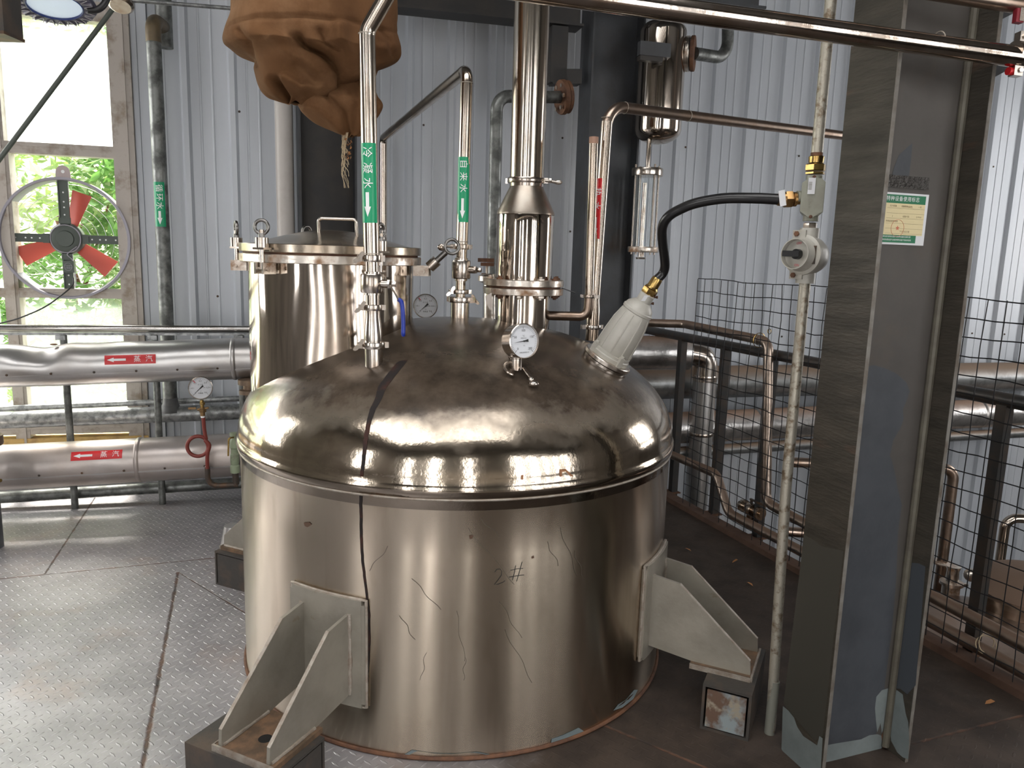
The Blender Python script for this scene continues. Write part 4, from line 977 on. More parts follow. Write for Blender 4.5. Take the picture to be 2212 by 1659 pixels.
# ================================================================== NEAR STEEL COLUMN (H section 300 x 150)
CB = V((.869, 1.884, 0)); CDx = V((.936, .351, 0)).normalized(); CDy = V((-.351, .936, 0)).normalized()
def hcol(nm, label, B, wx, wy, tf, tw, z0, z1, mts, group=None):
    r = thing(nm, label, 'column', tuple(B+UP*z0), group); h = (z1-z0)/2; zc = (z0+z1)/2
    f1 = MB().obox(B+CDx*tf/2+CDy*wy/2+UP*zc, CDx*tf/2, CDy*wy/2, UP*h).build('flange', mts[0], r, flat=True)
    f2 = MB().obox(B+CDx*(wx-tf/2)+CDy*wy/2+UP*zc, CDx*tf/2, CDy*wy/2, UP*h).build('flange', mts[2], r, flat=True)
    wb_ = MB().obox(B+CDx*wx/2+CDy*wy/2+UP*zc, CDx*(wx/2-tf), CDy*tw/2, UP*h).build('web', mts[1], r, flat=True)
    return r, f1, f2, wb_
WXc, WYc, TFc, TWc = .313, .151, .011, .009
ncol, nf1, nf2, nweb = hcol('steel_column', 'big weathered steel H column in the right foreground with patched paint', CB, WXc, WYc, TFc, TWc, 0, 4.4, ('flange_face', 'web_face', 'flange_face'))
webP = CB+CDy*(WYc/2-TWc/2); webN = -CDy
MB().tube([webP+CDx*(WXc-TFc-.006)-CDy*.006+UP*.01, webP+CDx*(WXc-TFc-.006)-CDy*.006+UP*4.3], .011, 10).build('fillet', mat('fillet_paint', (.12, .11, .085), .1, .45, (.085, .075, .06), 12), nweb)
MB().obox(CB+CDx*TFc/2-CDy*.001+UP*2.2, CDx*TFc/2, CDy*.0008, UP*2.2).obox(CB+CDx*(WXc-TFc/2)-CDy*.001+UP*2.2, CDx*TFc/2, CDy*.0008, UP*2.2).build('flange_edge', mat('bare_edge', (.21, .20, .18), .3, .5, (.12, .10, .08), 12), ncol, flat=True)
def ppatch(pts, P, n, name, mt, parent, off=.0007):
    Q = [onpl(x, y, P+n*off, n) for x, y in pts]
    return MB().add(Q, [tuple(range(len(Q)))]).build(name, mt, parent, flat=True)
# repainted areas on the web
ppatch([(1872, 792), (1888, 789), (1910, 795), (1935, 806), (1958, 826), (1965, 845), (1960, 862), (1950, 885), (1952, 905), (1945, 925), (1930, 950), (1922, 985), (1928, 1000), (1935, 1030), (1940, 1060), (1948, 1090), (1940, 1150), (1936, 1250), (1928, 1350), (1915, 1450), (1905, 1530), (1890, 1595), (1850, 1600), (1779, 1610), (1785, 1500), (1835, 1080)], webP, webN, 'paint_patch', 'patch_blue', nweb)
ppatch([(1923, 392), (1932, 360), (1942, 335), (1960, 318), (1971, 309), (1968, 345), (1962, 392)], webP, webN, 'paint_patch', 'patch_blue', nweb)
ppatch([(1777, 1612), (1800, 1607), (1830, 1602), (1860, 1597), (1878, 1588), (1895, 1586), (1905, 1590), (1905, 1622), (1880, 1627), (1830, 1637), (1777, 1648)], webP, webN, 'paint_patch', 'patch_pale', nweb, .0012)
ppatch([(1893, 1505), (1905, 1491), (1918, 1487), (1921, 1487), (1917, 1560), (1913, 1590), (1911, 1562), (1905, 1585), (1902, 1562), (1895, 1582), (1892, 1555), (1890, 1530)], webP, webN, 'paint_patch', 'patch_pale', nweb, .0012)
ppatch([(1904, 1590), (1912, 1570), (1918, 1580), (1918, 1625), (1908, 1622)], webP, webN, 'rust_patch', 'rust', nweb, .0016)
fP = CB+CDx*(WXc-TFc); fN = -CDx
ppatch([(1921, 1487), (1935, 1489), (1950, 1500), (1956, 1540), (1962, 1560), (1964, 1600), (1962, 1640), (1950, 1636), (1938, 1625), (1925, 1600), (1920, 1560)], fP, fN, 'paint_patch', 'patch_pale', nf2)
ppatch([(1964, 1215), (1985, 1217), (1999, 1224), (1997, 1250), (1978, 1480), (1960, 1500), (1945, 1488), (1930, 1486), (1950, 1300)], fP, fN, 'paint_patch', mat('dark_slate_paint', (.055, .062, .072), 0, .5), nf2, .0005)
f0 = CB; f0n = -CDx
ppatch([(1691, 1525), (1703, 1535), (1715, 1550), (1722, 1570), (1735, 1590), (1750, 1600), (1765, 1610), (1770, 1590), (1777, 1595), (1771, 1700), (1725, 1690), (1700, 1640), (1688, 1618)], f0, f0n, 'paint_patch', 'patch_pale', nf1)
ppatch([(1737, 1155), (1755, 1165), (1775, 1180), (1800, 1185), (1822, 1190), (1777, 1590), (1760, 1600), (1700, 1530), (1693, 1520), (1695, 1500)], f0, f0n, 'paint_patch', mat('dull_olive_paint', (.045, .043, .035), 0, .5), nf1, .0004)
# registration card taped to the web
sg_ = thing('registration_card', 'green and yellow equipment registration card taped to the steel column', 'sign', tuple(onpl(1955, 465, webP, webN)))
O = onpl(1910, 418, webP, webN); O.z = onpl(2004, 424, webP, webN).z
ex = CDx; ey = UP; wS = .178; hS = .128
TL = onpl(2006, 421, webP+webN*.002, webN)-ex*wS
def card(x0, x1, y0, y1, mt, name, par, o_): return MB().obox(TL+ex*(x0+x1)/2-ey*(y0+y1)/2+webN*o_, ex*(x1-x0)/2, ey*(y1-y0)/2, webN*.0006).build(name, mt, par, flat=True)
cb_ = card(0, wS, 0, hS, 'paperwhite', 'laminate', sg_, .001)
card(.006, wS-.010, .005, .026, 'papergreen', 'header_band', sg_, .0020); card(.006, wS-.010, .026, .104, 'paperyellow', 'form_panel', sg_, .0020); card(.006, wS-.030, .104, hS-.005, 'papergreen', 'footer_band', sg_, .0020)
tt = MB(); flatput(tt, text2d('特种设备使用标志', .0128, spacing=1.15), TL+ex*.092-ey*.0155+webN*.0031, ex, ey)
flatput(tt, text2d('1、使用单位应当将标志置于该特种设备的显著位置', .0048), TL+ex*.076-ey*.1085+webN*.0031, ex, ey); flatput(tt, text2d('2、逾期未检验或检验不合格的特种设备不得继续使用', .0048), TL+ex*.076-ey*.1165+webN*.0031, ex, ey)
tt.build('title_lettering', 'white', sg_)
tt = MB()
for j, (l1, v1, l2, v2) in enumerate((('设备种类', '压力容器', '设备类别(品种)', '一类'), ('使用单位', '', '', ''), ('单位内编号', '2', '设备代码', '217010'), ('登记机关', '市场监督管理局', '', ''), ('检验机构', '', '', ''), ('登记证编号', '', '下次检验日期', ''))):
    y = .033+j*.0125
    for t, x in ((l1, .022), (v1, .062), (l2, .107), (v2, .150)):
        if t: flatput(tt, text2d(t, .0056), TL+ex*x-ey*y+webN*.0031, ex, ey)
    tt.obox(TL+ex*.105-ey*(y+.005)+webN*.003, ex*.062, ey*.0002, webN*.0002)
tt.build('form_lettering', mat('brown_print', (.16, .11, .05), 0, .5), sg_)
st_ = MB(); cs = TL+ex*.083-ey*.087+webN*.0034
st_.torus(cs, webN, .021, .0004, 36, 4)
P = []
for k in range(10): a = PI/2+k*PI/5; rr = .007 if k % 2 == 0 else .003; P.append(cs+ex*rr*math.cos(a)+ey*rr*math.sin(a))
st_.add([cs]+P, [(0, i+1, (i+1) % 10+1) for i in range(10)]).build('stamp', mat('red_stamp', (.65, .20, .12), 0, .5), sg_)
tpz_ = thing('adhesive_tape', 'wrinkled clear tape stuck on the column just above the registration card', 'tape', tuple(TL+ey*.03))
def tapem():
    m = mat('wrinkled_tape', (.075, .07, .065), .3, .12, bump=.012, bsc=90, c2=(.10, .095, .09)); return m
g_ = MB(); nx_, ny_ = 40, 10; vs = []
for j in range(ny_+1):
    for i in range(nx_+1): vs.append(TL+ex*(.004+.168*i/nx_)+ey*(.012+.030*j/ny_)+webN*(.001+random.uniform(0, .0028)))
g_.add(vs, [(j*(nx_+1)+i, j*(nx_+1)+i+1, (j+1)*(nx_+1)+i+1, (j+1)*(nx_+1)+i) for j in range(ny_) for i in range(nx_)])
g_.build('tape_strip', tapem(), tpz_, flat=True)
# ================================================================== BACKGROUND STEELWORK
hcol('steel_column', 'dark grey steel H column standing behind the vapour column', V((.378, 4.36, 0)), .313, .151, .011, .009, 0, 4.4, ('colgrey', 'colgrey', 'colgrey'), )
hcol('steel_column', 'dark grey steel H column behind the manhole and the hanging cloth', V((-1.195, 4.33, 0)), .313, .151, .011, .009, 0, 4.4, ('colgrey', 'darkbeam', 'colgrey'))
pv = thing('plastic_pipe', 'beige plastic downpipe on the wall left of the dark column', 'pipe', (-1.290, 4.385, 0))
MB().tube([V((-1.290, 4.385, 0)), V((-1.290, 4.385, 4.4))], .048, 28).build('pipe_run', 'pvc', pv)
MB().cyl(V((-1.290, 4.385, 1.0)), V((-1.290, 4.385, 1.08)), .053).build('socket', 'pvc', pv)
a = onw(840, 22, .62); b = onw(1262, 66, .62)
def ibeam(nm, lb, px0, py0, px1, py1, off, hgt, wd, mt='darkbeam'):
    a = onw(px0, py0, off); b = onw(px1, py1, off); b.z = a.z = (a.z+b.z)/2; r = thing(nm, lb, 'beam', tuple(a)); c = (a+b)/2; d = (b-a)/2
    MB().obox(c+UP*.006, d, WN*wd/2, UP*.006).build('lower_flange', mt, r, flat=True)
    MB().obox(c+UP*(hgt-.006), d, WN*wd/2, UP*.006).build('upper_flange', mt, r, flat=True)
    MB().obox(c+UP*hgt/2, d, WN*.004, UP*(hgt/2-.012)).build('web', mt, r, flat=True); return r
ibeam('steel_beam', 'almost black steel beam along the top between the cloth and the dark column', 820, 20, 1252, 63, .60, .25, .14)
ibeam('steel_beam', 'dark bluish steel beam above the long shiny overhead pipe', 1385, 2, 1637, 26, 1.0, .22, .16, 'colgrey')
hg = onw(1206, 120, .62); hf = thing('hanger_frame', 'black rectangular hanger frame beside the dark column', 'frame', tuple(hg))
def wb2(x0, y0, x1, y1, off, t_): a = onw(x0, y0, off); b = onw(x1, y1, off); return a, b
a = onw(1206, 60, .62); b = onw(1206, 182, .62); MB().obox(V((a.x, a.y, (a.z+b.z)/2)), WD*.045, WN*.04, UP*((a.z-b.z)/2)).build('upright', 'darkbeam', hf, flat=True)
a = onw(1190, 168, .62); b = onw(1252, 168, .62); MB().obox((a+b)/2, (b-a)/2, WN*.04, UP*.038).build('cross_bar', 'darkbeam', hf, flat=True)
# overhead stainless pipe in front of everything
def skyp(x, y, Y): return aty(x, y, Y)
oz = aty(1560, 38, 1.72); op = thing('overhead_pipe', 'long shiny stainless pipe crossing the top right corner in front of the column', 'pipe', tuple(oz))
pa = aty(1000, -42, 1.60); pb = aty(2215, 125, 1.90)
dr = (pb-pa).normalized(); MB().tube([pa-dr*1.2, pa, pb, pb+dr*.9], .0235, 36).build('pipe_run', mat('mirror_pipe', (.52, .46, .41), 1, .12, (.36, .27, .20), 9, .45, .7, .0002, 60), op)
MB().torus(aty(2025, 92, 1.853), dr, .0236, .0012, 28, 6).build('pipe_weld', 'weld', op)
kc = aty(2196, 116, 1.897); c_ = MB(); c_.lathe([(.022, -.010), (.0275, -.010), (.0275, .010), (.022, .010)], kc, dr, 32).build('pipe_clip', 'bright', op)
kq = kc+dr*.004; 
MB().obox(kq+UP*.036, dr*.008, V((0, 1, 0))*.012, UP*.011).build('clip_ear', 'bright', op, flat=True)
MB().obox(kq-UP*.038, dr*.012, V((0, 1, 0))*.012, UP*.012).build('clip_ear', 'bright', op, flat=True)
MB().hexb(kq-UP*.038-V((0, .012, 0))+dr*.004, V((0, -1, 0)), .006, .005).build('clip_bolt', 'bright', op)
MB().hexb(kq+UP*.036-V((0, .012, 0))+dr*.004, V((0, -1, 0)), .006, .005).build('clip_bolt', 'bright', op)
MB().cyl(kq-UP*.040-dr*.022, kq-UP*.040-dr*.010, .009, n=16).build('red_pad', 'red', op)
pb2 = aty(2215, 13, 1.92); pa2 = pb2-dr*.62
op2 = thing('overhead_pipe', 'second brownish pipe just entering the extreme top right corner', 'pipe', tuple(pb2))
MB().tube([pa2+UP*.0, pb2+dr*.9], .019, 28).build('pipe_run', 'pipe_brown', op2)
kq = aty(2206, 34, 1.90)
MB().obox(kq, dr*.010, V((0, 1, 0))*.010, UP*.014).build('pipe_clip', 'bright', op2, flat=True); MB().obox(kq-dr*.008-UP*.002, dr*.010, V((0, 1, 0))*.008, UP*.015).build('red_pad', mat('dark_red_rubber', (.20, .01, .02), 0, .5), op2, flat=True)
for py0, nm in ((150, 'lower'), (20, 'upper')):
    q = fP+CDx*TFc
    g0 = onpl(2130, py0, CB+CDy*.02, CDy)
    cb2 = MB().prism([CB+CDx*WXc+CDy*.03+UP*(g0.z-.03), CB+CDx*WXc+CDy*.03+UP*(g0.z+.02), CB+CDx*(WXc+.10)+CDy*.03+UP*(g0.z+.02)], CDy*.012)
    cb2.build('pipe_support', 'colgrey', ncol, flat=True)
# ---- canvas sleeve
from mathutils import noise as mno
def proj(P): v = V(P)-CC; z = v.dot(CF); return 1106+FPX*v.dot(CR)/z, 829.5-FPX*v.dot(CU)/z
cl_ = thing('canvas_sleeve', 'brown canvas filter sleeve hanging gathered and crumpled above the manhole', 'cloth', (-.655, 2.55, 1.75))
def segd(p, a, b):
    ax_, ay_ = a; bx_, by_ = b; dx, dy = bx_-ax_, by_-ay_; t = max(0, min(1, ((p[0]-ax_)*dx+(p[1]-ay_)*dy)/(dx*dx+dy*dy))); return math.hypot(p[0]-ax_-t*dx, p[1]-ay_-t*dy)
def pold(p, L): return min(segd(p, L[i], L[i+1]) for i in range(len(L)-1))
def sack(levels, Y, dep, folds, nz, nseed, nm, n=150, m=110, flat=.8, thick=.045):
    lv = levels; vs = []; fs = []
    def samp(t):
        f = t*(len(lv)-1); i = min(int(f), len(lv)-2); k = f-i
        p = [lv[max(i-1, 0)], lv[i], lv[i+1], lv[min(i+2, len(lv)-1)]]
        return [.5*((2*p[1][j])+(p[2][j]-p[0][j])*k+(2*p[0][j]-5*p[1][j]+4*p[2][j]-p[3][j])*k*k+(3*p[1][j]-p[0][j]-3*p[2][j]+p[3][j])*k**3) for j in range(3)]
    for i in range(m+1):
        y, l, r = samp(i/m); c = aty((l+r)/2, y, Y); e = aty(r, y, Y); rx = max(.004, (e-c).length); ry = max(.004, min(dep, rx*flat))
        for k in range(n):
            a = 2*PI*k/n; d = V((math.cos(a), -math.sin(a), 0)); p = c+V((d.x*rx, d.y*ry, 0))
            if d.y < .3:
                q = proj(p); w_ = min(1, max(0, (.3-d.y)/.5)); g = 0
                for L, wd, dp in folds: g += dp*math.exp(-(pold(q, L)/wd)**2)
                p -= V((d.x*.3, d.y, 0))*g*w_
            s_ = V((p.x*3.2, p.y*3.2, p.z*4.5+nseed)); h_ = (mno.noise(s_)*.6+mno.noise(s_*2.3)*.25+(1-abs(mno.noise(s_*1.5+V((5, 1, 2))))*2)*.18)*nz
            p += d*h_*min(1, rx/.1)
            p.z += .010*mno.noise(V((a*1.2, i*.05, nseed)))
            vs.append(p)
    for i in range(m):
        for k in range(n): fs.append((i*n+k, (i+1)*n+k, (i+1)*n+(k+1) % n, i*n+(k+1) % n))
    fs.append(tuple(m*n+k for k in range(n)))
    return MB().add(vs, fs).build(nm, 'cloth', cl_, ang=180)
sack([(-150, 505, 842), (-90, 500, 848), (-30, 498, 850), (0, 497, 851), (30, 499, 853), (42, 500, 853), (52, 499, 853), (75, 494, 854), (100, 491, 855), (114, 500, 850), (124, 520, 838), (134, 548, 822), (146, 555, 795), (160, 558, 765), (180, 566, 738), (198, 574, 712), (212, 585, 690), (219, 605, 668), (223, 625, 650)], 2.55, .20,
     [([(640, 74), (652, 92), (690, 112), (714, 132), (726, 152), (728, 184)], 7, .10), ([(735, 60), (742, 90), (752, 120), (745, 160)], 16, -.06), ([(520, 62), (545, 95), (552, 128)], 6, .025), ([(690, 60), (700, 84), (735, 110)], 5, .03), ([(600, 90), (640, 130), (690, 160)], 18, -.035), ([(820, 62), (835, 90), (838, 120)], 5, .03), ([(604, 176), (610, 192), (618, 210)], 7, .09), ([(622, 172), (648, 196), (690, 190)], 9, -.03), ([(499, 52), (560, 37), (660, 33), (760, 44), (854, 72)], 3.5, .014), ([(492, 108), (530, 122), (560, 140)], 7, .02), ([(800, 60), (815, 90), (805, 125)], 7, .030), ([(650, 150), (680, 185), (668, 212)], 10, .02), ([(560, 80), (600, 140), (590, 180)], 30, -.02)],
     .040, 1.0, 'sleeve_body')
sack([(120, 760, 808), (140, 752, 815), (165, 735, 808), (185, 705, 806), (205, 668, 812), (218, 648, 820), (230, 652, 823), (246, 662, 816), (258, 674, 808), (270, 690, 800), (282, 715, 790), (290, 738, 778), (294, 750, 770)], 2.60, .11,
     [([(700, 200), (722, 225), (742, 250), (750, 285)], 6, .03), ([(805, 200), (815, 225), (808, 250)], 4, .02), ([(665, 235), (700, 250), (735, 280)], 8, -.015), ([(770, 160), (775, 220), (765, 280)], 9, .02)], .028, 7.0, 'sleeve_tail', m=80, n=110)
th_ = MB(); rnd = random.Random(11)
for k in range(22):
    x0 = 738+rnd.uniform(0, 16); L_ = rnd.choice([45, 70, 95, 120, 75]); pts = []
    for j in range(9):
        t = j/8; pts.append(aty(x0+(742-x0)*min(1, t*2)+6*math.sin(t*7+k)*t+ (6 if t > .8 else 0)*t, 286+L_*t, 2.58+rnd.uniform(-.004, .004)))
    th_.tube(spline(pts, 3), .00055, 5)
for j in range(8): pass
th_.build('loose_thread', 'thread', cl_)['kind'] = 'stuff'
fk = MB()
for k in range(26):
    c = aty(750+rnd.uniform(-6, 8)+(4 if k % 3 == 0 else 0), 300+rnd.choice([rnd.uniform(0, 20), rnd.uniform(28, 44)]), 2.57); a = V((rnd.uniform(-1, 1), rnd.uniform(-1, 1), rnd.uniform(-1, 1))).normalized(); b = a.cross(V((1, .3, .2))).normalized(); fk.add([c-a*.006, c+b*.004, c+a*.006, c-b*.005], [(0, 1, 2, 3)])
fk.build('dry_flake', 'leafdry', cl_)['kind'] = 'stuff'
# ================================================================== LEFT WALL PIPES
def dusty(name, base, dust, metal, rough, bump=.0006, lo=.15, hi=.75):
    m = mat(name, base, metal, rough, tuple(c*.62 for c in base), 14, .42, .66, bump, 60, (1, 1, 1), min(1, rough+.2)); nt = m.node_tree; N = nt.nodes; L = nt.links; b = N['Principled BSDF']
    g = N.new('ShaderNodeNewGeometry'); s = N.new('ShaderNodeSeparateXYZ'); L.new(g.outputs['Normal'], s.inputs[0]); r = N.new('ShaderNodeMapRange'); r.inputs[1].default_value = lo; r.inputs[2].default_value = hi; L.new(s.outputs[2], r.inputs[0])
    mx = N.new('ShaderNodeMix'); mx.data_type = 'RGBA'; src = b.inputs['Base Color'].links[0].from_socket; L.new(src, mx.inputs[6]); mx.inputs[7].default_value = (*dust, 1); L.new(r.outputs[0], mx.inputs[0]); L.new(mx.outputs[2], b.inputs['Base Color'])
    q = N.new('ShaderNodeMapRange'); q.inputs[3].default_value = metal; q.inputs[4].default_value = .05; L.new(r.outputs[0], q.inputs[0]); L.new(q.outputs[0], b.inputs['Metallic'])
    q = N.new('ShaderNodeMapRange'); q.inputs[3].default_value = rough; q.inputs[4].default_value = .7; L.new(r.outputs[0], q.inputs[0]); L.new(q.outputs[0], b.inputs['Roughness'])
    return m
M['dust_grey'] = dusty('dusty_grey_pipe', (.30, .31, .31), (.24, .17, .12), .8, .38)
M['dust_clad'] = dusty('dusty_cladding_pipe', (.60, .59, .58), (.33, .22, .16), .9, .29, .0015, .35, .9)
M['dust_pipe'] = dusty('dusty_brown_tube', (.36, .29, .24), (.17, .11, .075), .9, .3)
def wallpipe(name, label, pts, r, mt, joints=(), group=None, dents=()):
    P = [onw(x, y, off) for x, y, off in pts]; o = thing(name, label, 'pipe', tuple(P[0]), group)
    if dents:
        Q = []
        for i in range(3): Q += [P[i].lerp(P[i+1], k/90) for k in range(90)]
        tm = MB().tube(Q+[P[3]], r, 56)
        for (dx, dy), wd, dp in dents:
            c = onw(dx, dy, pts[1][2]+r*.6)
            for i, v in enumerate(tm.v):
                q = v-c; g = math.exp(-((q.dot(WD)/wd)**2+(q.z/(wd*.8))**2)); 
                if (v-P[1]).dot(WN) > -r: tm.v[i] = v - (WN*.55+UP*.83)*dp*g
        tm.build('pipe_run', mt, o)
    else: MB().tube(fillet(P, .1) if len(P) > 2 else P, r, 40).build('pipe_run', mt, o)
    for (x, y, off) in joints:
        c = onw(x, y, off); d = (P[1]-P[0]).normalized(); MB().lathe([(r, -.012), (r+.002, -.010), (r+.004, -.002), (r+.004, .004), (r+.0015, .008), (r, .012)], c, d, 40).build('jacket_joint', mt, o)
    return o, P
rl = thing('wall_handrail', 'stainless handrail on grey posts along the window wall', 'railing', tuple(onw(300, 711, .48)))
za = onw(300, 710, .48).z
ua, ub = wu(onw(-300, 710, .48)), wu(onw(900, 710, .48))
MB().tube([wpt(ua, .48, za), wpt(ub, .48, za)], .0185, 28).build('top_tube', 'tube', rl)
MB().obox(wpt((ua+ub)/2, .47, za-.028), WD*((ub-ua)/2), WN*.018, UP*.006).build('flat_bar', 'galv', rl, flat=True)
for px in (146, 340, 524, 760):
    u = wu(onw(px, 860, .48)); MB().cyl(wpt(u, .48, 0), wpt(u, .48, za-.03), .0175, n=20).build('post', 'galv_dark', rl)
for px in (132, 330, 515):
    u = wu(onw(px, 725, .48)); MB().obox(wpt(u, .48, za-.046), WD*.022, WN*.02, UP*.012).build('post_bracket', 'galv', rl, flat=True)
# upright circulating-water pipe
q0 = onw(350, 475, .28); vp = thing('circulating_water_pipe', 'speckled grey upright pipe with green 循环水 label right of the window', 'pipe', (q0.x, q0.y, 0))
zt_ = onw(336, 52, .28).z; zb_ = onw(373, 893, .28).z
MB().tube([V((q0.x, q0.y, zb_)), V((q0.x, q0.y, zt_-.06))], .036, 32).build('pipe_run', 'galv_dark', vp)
el = fillet([V((q0.x, q0.y, zt_-.09)), V((q0.x, q0.y, zt_+.02)), V((q0.x, q0.y, zt_+.02))-WN*.17+WD*.03], .055)
MB().tube(el, .038, 32).build('elbow', mat('olive_brown_elbow', (.16, .12, .07), .2, .45, (.10, .085, .06), 14), vp)
MB().tube([el[-1]+WN*.02-UP*.10, el[-1]+WN*.02+UP*.6], .040, 28).build('upper_run', 'galv_dark', vp)
zl0, zl1 = onw(346, 394, .28).z, onw(351, 490, .28).z
pipe_label(vp, V((q0.x, q0.y, (zl0+zl1)/2)), -UP, V((.97, .15, 0)), .036, zl0-zl1, .060, 'green',
    [(T3('循', .040), -(zl0-zl1)*.36), (T3('环', .040), -(zl0-zl1)*.16), (T3('水', .040), (zl0-zl1)*.03), (arrow2d((zl0-zl1)*.30, .026, .034), (zl0-zl1)*.30)])
MB().lathe([(.037, -.03), (.041, 0), (.052, .03), (.058, .05)], V((q0.x, q0.y, zb_+.06)), -UP, 28).build('painted_joint', mat('grey_joint_paint', (.14, .145, .15), 0, .45, (.10, .10, .10), 20), vp)
gp, P = wallpipe('wall_pipe', 'speckled galvanised pipe meeting the upright pipe below the big jacketed one', [(-420, 926, .28), (0, 908, .28), (515, 889, .28), (900, 876, .28)], .045, 'galv')
wallpipe('wall_pipe', 'thin grey pipe just above the speckled galvanised pipe by the window', [(-420, 894, .15), (0, 883, .15), (515, 861, .15), (900, 845, .15)], .0165, 'galv')
wallpipe('wall_pipe', 'galvanised pipe low down in front of the floor edge at the left', [(-420, 1100, .42), (0, 1075, .42), (515, 1043, .42), (900, 1015, .42)], .031, 'galv_dark')
st1, P1 = wallpipe('steam_pipe', 'upper dented silver jacketed pipe with red 蒸汽 arrow label', [(-420, 805, .62), (0, 790, .62), (540, 774, .62), (900, 766, .62)], .107, 'clad', [(507, 775, .62)], dents=[((88, 752), .075, .030), ((40, 762), .06, .012), ((118, 800), .10, .010), ((200, 748), .10, .008), ((330, 752), .12, .006)])
st2, P2 = wallpipe('steam_pipe', 'lower dusty silver jacketed pipe with red 蒸汽 arrow label', [(-420, 1036, .64), (0, 1010, .64), (494, 983, .64), (900, 960, .64)], .113, 'clad_dull', [(304, 993, .64)], dents=[((232, 1012), .035, .010), ((198, 1010), .03, .008), ((480, 990), .06, .012)])
def jseam(par, P, r, y0off, pxs, off, sl, ang):
    # lap seam with rivets along the jacket
    d = (P[2]-P[1]).normalized(); fr = (WN-d*WN.dot(d)).normalized(); up_ = fr.cross(d).normalized()
    if up_.z < 0: up_ = -up_
    n_ = (fr*math.cos(ang)-up_*math.sin(ang)).normalized(); tt_ = n_.cross(d)
    c = (P[1]+P[2])/2; L_ = (P[2]-P[1]).length/2+.25
    MB().obox(c+n_*(r+.0003), d*L_, tt_*.004, n_*.0010).build('lap_seam', 'clad', par, flat=True)
    for k in range(-3, 4):
        MB().lathe([(.006, 0), (.005, .002), (0, .003)], c+n_*(r+.0008)+d*(k*.19+.05)+tt_*.012*(1 if tt_.z > 0 else -1), n_, 10).build('rivet', 'darkiron', par)
    return d, fr, up_
d1, f1_, u1_ = jseam(st1, P1, .107, 0, 0, 0, 0, .42)
d2, f2_, u2_ = jseam(st2, P2, .113, 0, 0, 0, 0, .30)
def steam_label(par, px, py, off, d, r, P):
    c0 = onw(px, py, off); t = (c0-P[1]).dot(d); c = P[1]+d*t; W_ = .046
    fr = (WN-d*WN.dot(d)).normalized(); up_ = d.cross(-fr).normalized()
    if up_.z < 0: up_ = -up_
    v = CC-c; v = (v-d*v.dot(d)).normalized(); ang = (onw(px, py, off+r)-c)
    n_ = v; ac = n_.cross(d).normalized()
    if ac.z < 0: ac = -ac
    # d x ac should face outwards
    L_ = .232; mb = MB()
    def wr(mb, sh, up_shift=0.0):
        vs, fs = sh; out = []
        for x, y in vs: t_ = (y+up_shift)/r; out.append(c+d*x+(n_*math.cos(t_)+ac*math.sin(t_))*(r+wr.o))
        mb.add(out, fs)
    wr.o = .0008; wr(mb, strip_shape(-L_/2, L_/2, W_), wr_s); lab = mb.build('label_sticker', 'red', par)
    wr.o = .0018; lt_ = MB(); ar = arrow2d(.085, .022, .03); ar = ([(-a, b) for a, b in ar[0]], ar[1])
    wr(lt_, shift(ar, -.062), wr_s)
    for s_, x in (('蒸', .032), ('汽', .086)): wr(lt_, cut2d(*shift(T3(s_, .034), x), .006), wr_s)
    lt_.build('lettering', 'white', lab)
wr_s = .012; steam_label(st1, 292, 776, .62, d1, .107, P1)
wr_s = .036; steam_label(st2, 222, 996, .64, (P2[2]-P2[1]).normalized(), .113, P2)
# dent in the upper jacket: a crease ridge
MB().sph(onw(116, 744, .64), .012, 10, (1.6, 1, .4)).build('torn_rust_spot', 'rust', st1)
# far-left valve pipe
lf = atz(-2, 1183); lv_ = thing('valve_post', 'dark upright pipe with bolted flange and valve cut by the left edge', 'pipe', (lf.x-.05, lf.y, 0)); LX, LY = lf.x-.045, lf.y
MB().cyl(V((LX, LY, 0)), V((LX, LY, zv(LX, LY, 962))), .058).build('pipe_run', 'post', lv_)
MB().lathe([(.088, zv(LX, LY, 962)), (.090, zv(LX, LY, 960)), (.090, zv(LX, LY, 944)), (.088, zv(LX, LY, 942))], V((LX, LY, 0)), UP, 40).build('flange', 'valveiron', lv_)
MB().lathe([(.05, zv(LX, LY, 942)), (.045, zv(LX, LY, 920)), (.05, zv(LX, LY, 880))], V((LX, LY, 0)), UP, 32).build('valve_body', 'darkiron', lv_)
MB().lathe([(.070, zv(LX, LY, 882)), (.080, zv(LX, LY, 876)), (.080, zv(LX, LY, 864)), (.06, zv(LX, LY, 860)), (.06, zv(LX, LY, 850))], V((LX, LY, 0)), UP, 8).build('bonnet', 'valveiron', lv_, ang=20)
for a in (-.9, -.2, .5, 1.2): 
    MB().hexb(V((LX+.070*math.cos(a), LY-.070*math.sin(a), zv(LX, LY, 942))), UP, .012, .016).build('flange_bolt', 'valveiron', lv_)
MB().cyl(V((LX+.055, LY-.02, .33)), V((LX+.10, LY-.03, .33)), .008, n=12).build('drain_stub', 'brass', lv_)
